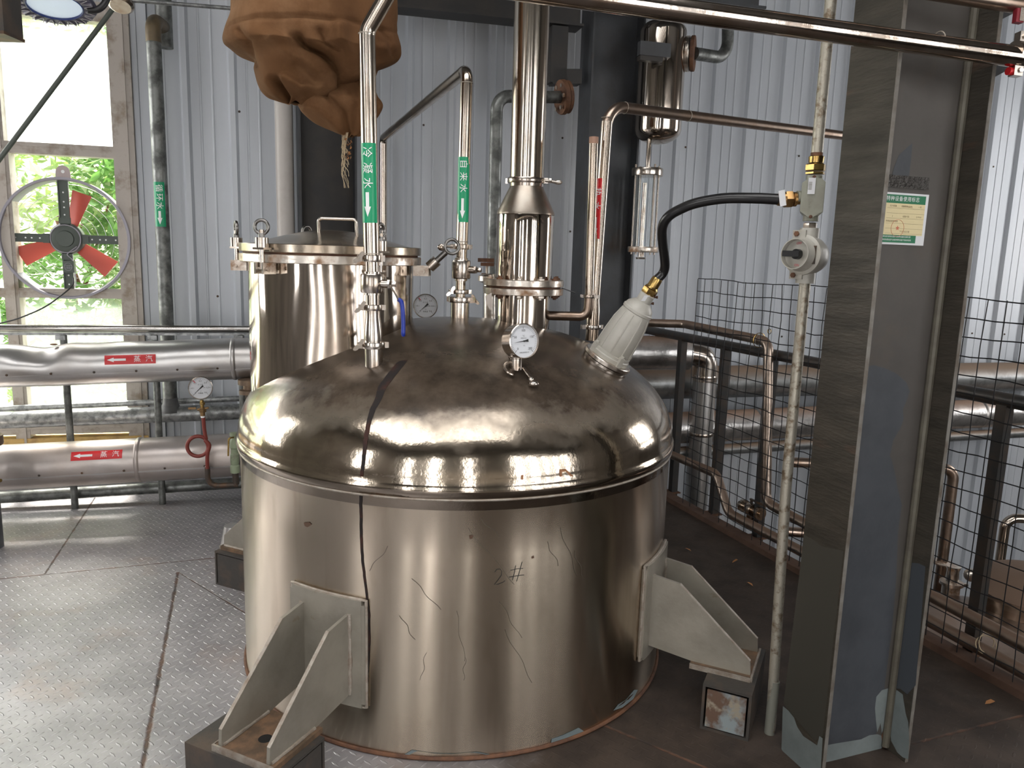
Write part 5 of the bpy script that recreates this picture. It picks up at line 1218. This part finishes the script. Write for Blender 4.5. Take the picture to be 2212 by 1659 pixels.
# siphon gauge in front of the jacketed pipes
def gw(x, y, off=.80): return onw(x, y, off)
sg2 = thing('siphon_gauge', 'pressure gauge on a red coiled siphon tube in front of the jacketed pipes', 'gauge', tuple(gw(448, 1048)))
GN = (CC-gw(433, 838)); GN.z = 0; GN = (GN.normalized()*1+V((.12, 0, .03))).normalized()
gauge(sg2, gw(433, 838), GN, .0555, .03, 'press')
MB().cyl(gw(436, 864), gw(437, 880), .009, n=14).hexb(gw(437, 874), UP, .014, .012).build('gauge_nut', 'brass', sg2)
MB().cyl(gw(437, 880), gw(438, 898), .012, n=16).hexb(gw(438, 890), UP, .018, .016).cyl(gw(426, 885), gw(451, 881), .006, n=10).obox(gw(415, 882), WD*.018, WN*.003, UP*.005).build('gauge_cock', mat('old_bronze', (.24, .15, .07), .8, .42), sg2)
MB().cyl(gw(438, 897), gw(438.5, 902), .0105, n=16).build('thread_tape', 'white', sg2)
lc_ = gw(428, 963); loop = []
R_ = .050
ex_ = WD; ey_ = UP
pts = [gw(439, 900), gw(441, 925), gw(444, 943)]
for k in range(25): a = math.radians(40+360*k/24); pts.append(lc_+ex_*R_*math.cos(a)+ey_*R_*math.sin(a)+WN*(.024*k/24))
pts += [gw(452.5, 962, .825), gw(448, 982, .825), gw(448, 1012, .82)]
MB().tube(spline(pts, 4), .0092, 16).build('siphon_tube', 'redpipe', sg2)
MB().tube(fillet([gw(448, 1008), gw(449, 1050), gw(514, 1047)], .06), .0135, 18).build('elbow', 'darkiron', sg2)
MB().cyl(gw(448, 1008), gw(448, 1011), .012, n=16).build('thread_tape', 'white', sg2)
gv_ = thing('drain_valve', 'small pale green valve with bent handle against the left side of the kettle', 'valve', tuple(gw(507, 985)))
MB().lathe([(.014, 0), (.0235, .004), (.0235, .04), (.019, .045), (.022, .06), (.022, .10), (.018, .105), (.018, .13), (.022, .135), (.022, .17), (.015, .18), (.015, .20), (.011, .21)], gw(508, 1022), UP, 24).build('valve_body', 'valvegreen', gv_)
MB().lathe([(.012, 0), (.020, .003), (.020, .018), (.012, .02)], gw(505, 942), UP, 20).build('valve_cap', 'valvegreen', gv_)
MB().tube(fillet([gw(505, 945, .83), gw(494, 946, .84), gw(493, 985, .85)], .02), .0045, 10).build('handle', 'brass', gv_)
MB().cyl(gw(510, 1046), gw(508, 1020), .016).build('tail_pipe', 'darkiron', gv_)
# lagged elbow behind the back-left stub
q = atz(487, 1250); le = thing('lagged_elbow', 'short silver lagged pipe end beside the back left box stub', 'pipe', tuple(q))
MB().lathe([(.058, .015), (.062, .02), (.062, .10), (.064, .105), (.058, .11), (.045, .17), (.035, .22)], V((q.x+.02, q.y+.05, 0)), UP, 28).build('jacket', 'clad', le)
# gauge behind the dome
gq = aty(919, 661, 3.45); g3 = thing('pressure_gauge', 'white dial pressure gauge peeping over the dome right of the manhole', 'gauge', tuple(gq))
gn3 = (CC-gq); gn3.z = 0; gauge(g3, gq, (gn3.normalized()+V((.05, 0, 0))), .0525, .03, 'press')
MB().tube([gq-UP*.05, V((gq.x, gq.y, 0))], .009, 12).build('stem_pipe', 'galv_dark', g3)
# ================================================================== FAN, CORD, LAMP, ROD
FC = onw(147, 516, .0); FR = .318
fn = thing('exhaust_fan', 'round exhaust fan with three red blades mounted in the window', 'fan', tuple(FC))
def fpnt(u, v, off=0.0): return FC+WD*u+UP*v+WN*off
MB().lathe([(FR, -.06), (FR+.008, -.06), (FR+.008, .05), (FR+.012, .055), (FR, .055), (FR-.004, .05), (FR-.004, -.055), (FR, -.06)], FC, WN, 96, cap=False).build('fan_ring', 'fanring', fn)
MB().lathe([(.082, -.03), (.086, -.02), (.086, .030), (.078, .040), (.070, .046), (.045, .048), (.042, .056), (.020, .058), (0, .058)], FC, WN, 48).build('motor', 'fangrey', fn)
MB().torus(FC+WN*.044, WN, .075, .0035, 40, 8).build('motor_trim', 'fanring', fn)
for a, hw_ in ((90, .026), (180, .022), (0, .022), (270, .024)):
    a = math.radians(a); d = WD*math.cos(a)+UP*math.sin(a); e = d.cross(WN); m_ = (.085+FR)/2
    sb = MB().obox(FC+d*m_+WN*.03, d*((FR-.085)/2+.003), e*hw_, WN*.003).obox(FC+d*m_+WN*.034+e*hw_*.9, d*((FR-.085)/2), e*.003, WN*.006).obox(FC+d*m_+WN*.034-e*hw_*.9, d*((FR-.085)/2), e*.003, WN*.006).build('strut', 'fangrey', fn, flat=True)
    MB().obox(FC+d*.098+WN*.036, d*.016, e*hw_*1.15, WN*.003).build('strut_plate', 'fangrey', sb, flat=True)
    for t in (.13, .17, .20, .25): MB().lathe([(.0045, 0), (0, .0003)], FC+d*t+WN*.0335, WN, 10).build('bolt_hole', 'white', sb)  # white discs paint the daylight seen through the strut holes
for a in (72, 203, 322):
    a = math.radians(a); d = WD*math.cos(a)+UP*math.sin(a); e = d.cross(WN); vs = []; fs = []
    for i in range(9):
        for j in range(7):
            r_ = .07+.195*i/8; wd = (.034+.022*i/8)*(j/3-1); tw = .5-.25*i/8
            vs.append(FC+d*r_+e*wd*math.cos(tw)+WN*(wd*math.sin(tw)-.012+.008*math.cos(wd*30)))
    for i in range(8):
        for j in range(6): fs.append((i*7+j, i*7+j+1, (i+1)*7+j+1, (i+1)*7+j))
    b2 = [v-WN*.0022 for v in vs]; n_ = len(vs)
    MB().add(vs+b2, fs+[tuple(x+n_ for x in f[::-1]) for f in fs]+[(j, j+1, j+1+n_, j+n_) for j in range(6)]+[(56+j+1, 56+j, 56+j+n_, 56+j+1+n_) for j in range(6)]+[((i+1)*7, i*7, i*7+n_, (i+1)*7+n_) for i in range(8)]+[(i*7+6, (i+1)*7+6, (i+1)*7+6+n_, i*7+6+n_) for i in range(8)]).build('fan_blade', 'fanred', fn)
gd = MB()
for rr in (.10, .14, .18, .22, .26, .30): gd.torus(FC-WN*.065, WN, rr, .0013, 60, 5)
gd.tube([fpnt(-FR, 0, -.066), fpnt(FR, 0, -.066)], .002, 5).tube([fpnt(0, -FR, -.066), fpnt(0, FR, -.066)], .002, 5)
gd.build('guard', 'fanring', fn)
tb_ = [fpnt(-.038+.0, FR+.006, .0)]
pl = [fpnt(-.042, FR+.004), fpnt(.036, FR+.004)]+[fpnt(-.003+.036*math.cos(t), FR+.042+.036*math.sin(t)) for t in [PI*k/10 for k in range(11)]]
MB().prism(pl, WN*.003).build('mounting_tab', mat('pinkish_tab', (.45, .38, .37), .3, .5), fn, flat=True)
MB().lathe([(.009, 0), (0, .0004)], fpnt(-.003, FR+.045, .0035), WN, 16).build('tab_hole', 'white', fn)  # white disc, daylight behind the tab put into the colour
MB().obox(fpnt(FR+.030, -.015, 0), WD*.022, WN*.002, UP*.026).build('mounting_tab', bpy.data.materials['pinkish_tab'], fn, flat=True)
MB().obox(fpnt(.012, -.152, .048), WD*.027, WN*.018, UP*.032).build('terminal_box', 'fangrey', fn, flat=True)
bx_ = MB(); bx_.torus(fpnt(.010, -.152, .0668), WN, .020, .0012, 28, 5); flatput(bx_, text2d('安全接地', .010), fpnt(.010, -.147, .0668), WD, UP); flatput(bx_, text2d('注意旋转', .010), fpnt(.010, -.159, .0668), WD, UP); bx_.build('box_emblem', 'fanring', fn)
MB().tube(spline([fpnt(.055, -.04, .05), fpnt(.01, -.078, .052), fpnt(.008, -.092, .05), fpnt(.030, -.12, .05), fpnt(.036, -.20, .04), fpnt(.036, -.26, .04)], 6), .0028, 8).build('motor_lead', 'fanring', fn)
co = thing('fan_cord', 'thin black cord sagging from the fan to the left edge', 'cord', tuple(onw(157, 610, .05)))
MB().tube(spline([onw(158, 600, .05), onw(157, 616, .06), onw(130, 640, .10), onw(95, 664, .12), onw(50, 684, .12), onw(15, 695, .12), onw(-60, 712, .12)], 8), .0042, 10).build('cord', 'cable', co)
rd_ = thing('tie_rod', 'thin green grey rod slanting across the window from the top', 'rod', tuple(onw(250, 14, .5)))
MB().tube([onw(252, 8, .5), onw(-420, 900, .60)], .0115, 14).build('rod', 'rod', rd_)
LPc = aty(118, 9, 2.95); hb = thing('high_bay_lamp', 'round ceiling lamp with finned rim at the top left corner', 'lamp', tuple(LPc))
vd = V((LPc.x, LPc.y, 0)).normalized(); ln_ = (-UP*math.cos(math.radians(14))-vd*math.sin(math.radians(14))).normalized()
MB().lathe([(.06, -.10), (.10, -.05), (.132, -.012), (.137, 0), (.132, .006), (.092, .010), (.088, .004)], LPc, ln_, 64).build('lamp_housing', 'lampring', hb)
MB().lathe([(.0875, .004), (.05, .0075), (0, .009)], LPc, ln_, 48).build('lamp_lens', 'lens', hb)
MB().torus(LPc+ln_*.008, ln_, .090, .0035, 64, 8).build('lens_trim', mat('blue_trim', (.02, .04, .18), 0, .4), hb)
rf_ = (V((1, 0, 0))-ln_*ln_.x).normalized(); wf_ = ln_.cross(rf_)
for k in range(44):
    a = 2*PI*k/44; d = rf_*math.cos(a)+wf_*math.sin(a); e = ln_.cross(d)
    MB().obox(LPc+d*.113+ln_*.010, (d*.016+e*.005*(1 if k % 2 else -1)), e*.0015, ln_*.004).build('rim_fin', mat('fin_metal', (.42, .40, .46), .7, .4) if k == 0 else bpy.data.materials['fin_metal'], hb, flat=True)
MB().tube(spline([aty(188, 22, 2.98), aty(212, 20, 3.0), aty(228, 4, 3.02), aty(238, -30, 3.05)], 8), .012, 14).build('lamp_arm', 'cable', hb)
cb = thing('ceiling_conduit', 'thin grey conduit with round box running along the top left', 'conduit', tuple(aty(265, 4, 3.4)))
MB().tube([aty(262, -1, 3.4), aty(660, 31, 3.9)], .0085, 14).build('pipe_run', 'galv', cb)
MB().lathe([(.045, 0), (.050, .006), (.050, .020), (.04, .028)], aty(262, 3, 3.4), V((.1, -.5, -1)), 28).build('round_box', 'bright', cb)
tb2 = thing('steel_bracket', 'dark brown bracket corner at the extreme top left', 'bracket', tuple(aty(2, 30, 2.7)))
q = aty(2, 30, 2.7); MB().obox(q-V((.06, 0, 0)), V((.098, 0, 0)), V((0, .05, 0)), UP*.066).build('plate', 'ped', tb2, flat=True)
MB().obox(q-V((.05, .0, 0))-UP*.070, V((.09, 0, 0)), V((0, .055, 0)), UP*.005).build('lip', 'darkiron', tb2, flat=True)
# ================================================================== BEHIND AND RIGHT OF THE KETTLE
def yp(x, y, Y): return aty(x, y, Y)
# pipe with flange left of the dark column
q = yp(1073, 300, 3.55); rp = thing('riser_pipe', 'dark galvanised pipe half hidden behind the vapour column with rusty flange', 'pipe', (q.x, q.y, 0))
e_ = yp(1078, 208, 3.55); f_ = yp(1214, 210, 3.75)
MB().tube(fillet([V((q.x, q.y, 0)), V((e_.x-.01, e_.y, e_.z)), f_], .07), .0275, 24).build('pipe_run', 'galv_dark', rp)
fd = (f_-V((e_.x-.01, e_.y, e_.z))).normalized(); fd = (fd+V((0, -.25, 0))).normalized()
MB().lathe([(.03, -.012), (.076, -.010), (.078, -.006), (.078, .010), (.076, .012), (.03, .012)], f_, fd, 40).build('flange', 'rust', rp)
MB().lathe([(.03, .014), (.072, .016), (.074, .030), (.03, .032)], f_, fd, 40).build('flange', 'rust', rp)
rf2 = UP; wf2 = fd.cross(UP).normalized()
for k in range(6):
    a = 2*PI*(k+.5)/6; MB().hexb(f_-fd*.012+(UP*math.cos(a)+wf2*math.sin(a))*.056, -fd, .0095, .009).build('flange_bolt', 'flange', rp)
vq = yp(1052, 570, 3.3); 
vl = thing('gate_valve', 'rusty brown valve showing left of the vapour column flanges', 'valve', tuple(vq))
MB().obox(yp(1050, 562, 3.3), V((.034, 0, 0)), V((0, .02, 0)), UP*.008).obox(yp(1053, 571, 3.3), V((.028, 0, 0)), V((0, .025, 0)), UP*.007).build('yoke', 'rust', vl, flat=True)
MB().cyl(yp(1052, 600, 3.3), yp(1052, 575, 3.3), .006, n=10).build('valve_stem', 'flange', vl)
MB().cyl(yp(1045, 602, 3.3), yp(1045, 590, 3.3), .010, n=6).build('nut', 'darkiron', vl)
MB().lathe([(.03, 0), (.05, .01), (.05, .03), (.03, .04)], yp(1058, 612, 3.3), UP, 24).cyl(yp(1058, 710, 3.3), yp(1058, 612, 3.3), .026).build('valve_body', 'flange', vl)
MB().prism([yp(1048, 640, 2.63), yp(1062, 632, 2.63), yp(1064, 664, 2.63), yp(1059, 671, 2.63), yp(1050, 655, 2.63)], V((0, .004, 0))).build('tag_plate', mat('pale_tag', (.45, .40, .36), .3, .5), vc, flat=True)
# receiver tank
RC = yp(1427, 180, 4.35); rz0, rz1 = zv(RC.x, RC.y, 312), zv(RC.x, RC.y, 40); rr_ = .124
rt = thing('receiver_tank', 'small upright polished stainless receiver tank behind the long overhead pipe', 'tank', (RC.x, RC.y, rz0))
pr = [(0, 0)]+[(rr_*math.sin(PI/2*k/10), .075*(1-math.cos(PI/2*k/10))) for k in range(1, 11)]; H_ = rz1-rz0
pr += [(rr_, H_*.3), (rr_, H_*.6), (rr_, H_-.075)]+[(rr_*math.cos(PI/2*k/10), H_-.075+.075*math.sin(PI/2*k/10)) for k in range(1, 10)]+[(0, H_)]
MB().lathe([(r, h+rz0) for r, h in pr], V((RC.x, RC.y, 0)), UP, 56).build('shell', 'steel', rt)
bk = thing('tank_bracket', 'dark painted bar bracket clamping the small receiver tank', 'bracket', tuple(yp(1410, 108, 4.2)))
MB().obox(yp(1413, 108, 4.2), WD*.085, WN*.02, UP*.034).build('bar', 'colgrey', bk, flat=True); MB().obox(yp(1404, 128, 4.2), WD*.062, WN*.02, UP*.012).build('bar', 'darkbeam', bk, flat=True)
f2 = yp(1492, 116, 4.35); st3 = thing('flanged_elbow_pipe', 'dark pipe with round flange leaving the receiver tank and turning up', 'pipe', tuple(f2))
fx = (WD+V((0, -.55, 0))).normalized()
MB().cyl(f2-fx*.08, f2, .036, n=24).build('tank_nozzle', 'pipe', st3)
for t in (-.014, .012):
    MB().lathe([(.03, -.010), (.088, -.010), (.090, -.007), (.090, .007), (.088, .010), (.03, .010)], f2+fx*t, fx, 44).build('flange', 'flange' if t < 0 else 'rust', st3)
wf3 = fx.cross(UP).normalized()
for k in range(4):
    a = PI/4+PI/2*k; MB().hexb(f2-fx*.025+(UP*math.cos(a)+wf3*math.sin(a))*.066, -fx, .011, .010).build('flange_bolt', 'bright', st3)
MB().tube(fillet([f2+fx*.02, yp(1572, 127, 4.5), yp(1573, -60, 4.5)], .10), .0325, 24).build('pipe_run', 'galv_dark', st3)
# sight glass
gX = yp(1394, 450, 4.3); sgl = thing('sight_glass', 'glass sight cylinder with tie rods hanging right of the dark column', 'sight glass', tuple(gX))
def sz(py): return zv(gX.x, gX.y, py)
MB().lathe([(.082, sz(381)), (.084, sz(379)), (.084, sz(366)), (.082, sz(364))], V((gX.x, gX.y, 0)), UP, 40).build('end_cap', 'bright', sgl)
MB().lathe([(.082, sz(545)), (.084, sz(543)), (.084, sz(535)), (.082, sz(533))], V((gX.x, gX.y, 0)), UP, 40).build('end_cap', 'flange', sgl)
MB().lathe([(.050, sz(534)), (.050, sz(381)), (.047, sz(381)), (.047, sz(534)), (.050, sz(534))], V((gX.x, gX.y, 0)), UP, 40, cap=False).build('glass_tube', 'glass', sgl)
MB().cyl(V((gX.x-.01, gX.y, sz(534))), V((gX.x-.01, gX.y, sz(395))), .012, n=16).build('inner_tube', 'bright', sgl)
for k in range(4):
    a = .4+PI/2*k; p = V((gX.x+.073*math.cos(a), gX.y+.073*math.sin(a), 0)); MB().cyl(p+UP*sz(550), p+UP*sz(357), .0055, n=10).build('tie_rod', 'bright', sgl); 
MB().cyl(V((gX.x-.01, gX.y, sz(555))), V((gX.x-.01, gX.y, sz(545))), .016).lathe([(.025, sz(560)), (.028, sz(556))], V((gX.x-.01, gX.y, 0)), UP, 20).build('bottom_stub', 'flange', sgl)
MB().tube([V((gX.x, gX.y, sz(366))), V((gX.x, gX.y+.0, sz(300))), V((gX.x-.02, gX.y+.05, sz(250)))], .012, 12).build('top_stub', 'pipe', sgl)
# plane helpers for the railing line
def onf(x, y, off=0.0): return onpl(x, y, E0-EN*off, EN)
EH = V((ED.x, ED.y, 0))
def sf(P): return (P-E0).dot(ED)
def fp_(s, off, z): return E0+ED*s-EN*off+UP*z
M['wirem'] = M['wire']
wf = thing('wire_mesh_fence', 'dark welded wire mesh standing along the open platform edge', 'fence', tuple(fp_(-1, 0, 0)))
sL = sf(onf(1497, 700)); cell = .0675; zT = 1.292; wm = MB(); rnd = random.Random(4)
s = sL; k = 0
while s > -4.6:
    z0 = .0 if k > 9 else (.02+.03*rnd.random())
    pts = []
    for j in range(9): t = j/8; pts.append(fp_(s+.004*rnd.uniform(-1, 1)-.0*t, .012+.004*rnd.uniform(-1, 1), z0+(zT-z0)*t))
    wm.tube(pts, .0021, 4); s -= cell; k += 1
z = zT; k = 0
while z > .03:
    pts = []; n_ = 60
    for j in range(n_+1): pts.append(fp_(sL+(-4.6-sL)*j/n_, .0135+.003*rnd.uniform(-1, 1), z+.0035*rnd.uniform(-1, 1)+.004*math.sin(j*.7+k)))
    wm.tube(pts, .0021, 4); z -= cell; k += 1
wm.build('wire_mesh', 'wire', wf)
hr_ = thing('edge_handrail', 'dark tube handrail with square posts along the open platform edge', 'railing', tuple(fp_(-1, .04, 0)))
MB().tube([fp_(.75, .12, .945), fp_(-4.6, .12, .945)], .026, 24).build('top_rail', 'rail_dark', hr_)
for px, py in ((1462, 930), (1553, 950), (1650, 1000), (2133, 1150)):
    s = sf(onf(px, py, .12)); q = fp_(s, .12, 0); MB().obox(q+UP*.44, ED*.02, EN*.02, UP*.50).build('post', 'rail_dark', hr_, flat=True)
    MB().obox(q+UP*.003, ED*.04, EN*.03, UP*.003).build('post_foot', 'rust', hr_, flat=True)
MB().torus(fp_(sf(onf(2133, 1388, .05)), .045, .10), V((.3, -1, .2)), .034, .0018, 20, 5).torus(fp_(sf(onf(2133, 1388, .05)), .045, .09), V((-.5, -1, .4)), .032, .0018, 20, 5).build('tie_wire', 'thread', hr_)
def fpipe(name, label, pts, r, mt, bend=.05, cat='pipe'):
    P = [onf(x, y, o_) for x, y, o_ in pts]; o = thing(name, label, cat, tuple(P[0])); MB().tube(fillet(P, bend), r, 24).build('pipe_run', mt, o); return o, P
P = [aty(1385, 697, 4.45)]+[onf(x, y, .048) for x, y in ((1478, 700), (1660, 738), (1655, 1085), (1740, 1132), (2012, 1287), (2300, 1440))]
o = thing('edge_pipe', 'stainless pipe running at handrail height and dropping down behind the wire mesh', 'pipe', tuple(P[2])); MB().tube(fillet(P, .055), .0235, 24).build('pipe_run', 'dust_pipe', o)
for x, y in ((1640, 735), (1655, 770)): 
    c = onf(x, y, .048); MB().torus(c, V((0, 0, 1)) if y > 760 else ED, .0245, .002, 24, 6).build('pipe_weld', 'weld', o)
MB().torus(onf(1640, 735, .048), ED, .036, .002, 24, 5).torus(onf(1662, 716, .04), EN, .012, .002, 18, 5).build('tie_wire', 'brass', o)
o, P = fpipe('edge_pipe', 'stainless pipe low along the platform edge with an S bend', [(1440, 978, .055), (1548, 1024, .055), (1574, 1108, .055), (1740, 1196, .055), (2010, 1342, .055), (2300, 1500, .055)], .024, 'dust_pipe', .07)
q = onf(1622, 1100, .10); bv = thing('ball_valve', 'small ball valve joining the two low edge pipes', 'valve', tuple(q))
MB().cyl(q-ED*-.09, q-ED*.09, .018).lathe([(.03, -.02), (.034, 0), (.03, .02)], q, ED, 20).lathe([(.034, -.008), (.034, .008)], q-ED*.07, ED, 24).lathe([(.034, -.008), (.034, .008)], q+ED*.06, ED, 24).build('valve_body', 'pipe', bv)
MB().cyl(q, q+UP*.05, .008, n=10).obox(q+UP*.052-ED*.05, ED*.06, EN*.006, UP*.004).build('lever', 'darkiron', bv, flat=True)
MB().cyl(q-UP*.10, q, .02).build('drain_leg', 'pipe', bv)
# lagged duct with elbow behind the mesh
DY = 4.75; A_ = yp(1330, 762, DY); B_ = yp(1487, 762, DY+.04); C_ = yp(1517, 790, DY+.06)
ld_ = thing('lagged_duct', 'fat silver lagged pipe right of the kettle', 'pipe', tuple(B_))
MB().tube([yp(1346, 762, DY), B_], .106, 48).build('jacket', 'dust_clad', ld_)
eb = V((yp(1517, 900, DY+.06).x, yp(1517, 900, DY+.06).y, 0)); zE = B_.z-.02
MB().tube(fillet([B_-WD*.01, V((eb.x, eb.y, zE)), eb+UP*(zE-.16)], .085, 6), .074, 40).build('elbow_jacket', 'bright', ld_, ang=10)
MB().tube([eb+UP*(zE-.12), eb+UP*-.8], .073, 40).build('drop_jacket', 'clad', ld_)
for z in (zE-.13, zE-.5): MB().lathe([(.074, -.01), (.077, 0), (.074, .01)], eb+UP*z, UP, 40).build('jacket_band', 'bright', ld_)
# wall pipes on the right
def rwp(name, label, pts, r, mt):
    P = [onw(x, y, o_) for x, y, o_ in pts]; o = thing(name, label, 'pipe', tuple(P[0])); MB().tube(P, r, 36).build('pipe_run', mt, o); return o, P
rwp('wall_pipe', 'thick dusty grey pipe on the wall behind the wire mesh, uppermost there', [(1340, 828, .22), (1700, 822, .22), (2300, 812, .22)], .108, 'dust_grey')
o, P = rwp('wall_pipe', 'silver jacketed pipe with brown dusty top on the wall behind the wire mesh', [(1340, 930, .36), (1700, 913, .36), (2300, 884, .36)], .103, 'dust_clad')
for px in (1632, 2110):
    c = onw(px, 916 if px < 1700 else 893, .36); MB().lathe([(.103, -.012), (.107, 0), (.103, .012)], c, (P[1]-P[0]), 40).build('jacket_joint', 'clad', o)
rwp('wall_pipe', 'thin pipe under the brown topped jacketed pipe behind the mesh', [(1340, 985, .38), (1700, 962, .38), (2300, 930, .38)], .036, 'dust_grey')
# lower kettle seen past the edge
KC = V((2.2, 3.25, 0)); KZ = -.50
lk = thing('kettle', 'second kettle on the lower level with brown dusty top past the mesh', 'kettle', (KC.x, KC.y, ZL))
pr = [(.70, ZL), (.74, ZL+.1), (.74, KZ), (.75, KZ+.01)]+[(.74*math.cos(PI/2*k/20), KZ+.30*math.sin(PI/2*k/20)+.01) for k in range(1, 20)]+[(0, KZ+.31)]
MB().lathe(pr, KC, UP, 96).build('shell', 'lower', lk)
def lkz(x, y): return KZ+.01+.30*math.sqrt(max(0, 1-((x-KC.x)**2+(y-KC.y)**2)/.74**2))
def onk(px, py, zz): return atz(px, py, zz)
q = atz(2052, 1285, -.27); zq = lkz(q.x, q.y)
MB().lathe([(.042, zq-.06), (.042, zq+.05), (.056, zq+.055), (.056, zq+.070), (.032, zq+.075), (.028, zq+.13), (.034, zq+.15), (.036, zq+.155)], V((q.x, q.y, 0)), UP, 28).build('nozzle', 'flange', lk)
MB().obox(V((q.x+.05, q.y-.02, zq+.062)), V((.02, 0, 0)), V((0, .008, 0)), UP*.008).build('nozzle_latch', 'flange', lk, flat=True)
q = atz(2190, 1320, -.22); zq = lkz(q.x, q.y)
MB().lathe([(.22, zq-.12), (.22, zq+.06), (.235, zq+.062), (.235, zq+.085), (.21, zq+.087)], V((q.x+.06, q.y, 0)), UP, 56).build('hatch_ring', 'pipe', lk)
MB().lathe([(.235, 0), (.235, .02), (.15, .05), (0, .07)], V((q.x+.06, q.y, zq+.12)), V((-.12, -.10, 1)), 56).build('hatch_lid', 'dust_pipe', lk)
MB().sph(atz(2096, 1250, -.21)+UP*.02, .035, 16).build('hatch_latch', 'flange', lk)
q = atz(2032, 1240, -.24); o = thing('elbow_pipe', 'brownish pipe with elbow rising from the lower kettle close to the steel column', 'pipe', (q.x, q.y, -.31))
t = V((q.x, q.y, 0)); zE_ = zv(q.x, q.y, 1012); f_l = aty(1700, 1018, q.y+.05); 
MB().tube(fillet([t+UP*(-.45), t+UP*zE_, V((f_l.x, q.y+.03, zE_+.0))], .06), .027, 22).build('pipe_run', 'pipe_brown', o)
MB().lathe([(.045, -.008), (.048, 0), (.045, .008)], t+UP*zv(q.x, q.y, 1215), UP, 24).build('clamp', 'flange', o)
q = atz(2158, 1225, -.19); o = thing('elbow_pipe', 'paler pipe with elbow rising from the lower kettle near the right edge', 'pipe', (q.x, q.y, -.31)); t = V((q.x, q.y, 0)); zE_ = zv(q.x, q.y, 1118)
MB().tube(fillet([t+UP*(-.5), t+UP*zE_, t+UP*(zE_)+V((.9, -.12, .0))], .06), .0245, 22).build('pipe_run', 'pipe', o)
o = thing('elbow_pipe', 'short pipe end showing left of the steel column low behind the mesh', 'pipe', tuple(aty(1745, 1150, 3.9)))
MB().tube([aty(1700, 1148, 3.9), aty(1830, 1158, 3.9)], .027, 22).build('pipe_run', 'pipe_brown', o)
# rusty nozzle flange peeping between the manhole and the upper steam pipe
q = onw(538, 832, .70); nz_ = thing('nozzle_flange', 'small brown rusty flange beside the manhole under the upper jacketed pipe', 'flange', tuple(q))
MB().lathe([(.02, -.05), (.05, -.045), (.05, -.025), (.03, -.02), (.03, .0), (.055, .005), (.055, .03), (.03, .035)], q, UP, 24).build('flange', 'valveiron', nz_)
MB().cyl(q-UP*.16, q-UP*.045, .02).build('stub_pipe', 'darkiron', nz_)
# little dry leaves on the floor
rnd = random.Random(21)
for i, (x, y, lb) in enumerate(((1487, 1188, 'dry brown leaf on the dark floor nearest the kettle and the mesh'), (1587, 1213, 'dry brown leaf on the dark floor straight behind the right bracket tip'), (1620, 1262, 'dry brown leaf between the right bracket and the conduit'), (2138, 1518, 'dry brown leaf on the floor right of the steel column'))):
    c = atz(x, y, .006); a = V((rnd.uniform(-1, 1), rnd.uniform(-1, 1), .2)).normalized(); b = a.cross(UP).normalized()
    P = [c-a*.016, c-a*.005+b*.008+UP*.004, c+a*.010+b*.006+UP*.003, c+a*.018, c+a*.008-b*.008+UP*.006, c-a*.008-b*.007+UP*.005]
    tag(MB().add([c+UP*.006]+P, [(0, k+1, (k+1) % 6+1) for k in range(6)]).build('dry_leaf', 'leafdry'), lb, 'leaf', 'dry leaves on the platform floor')
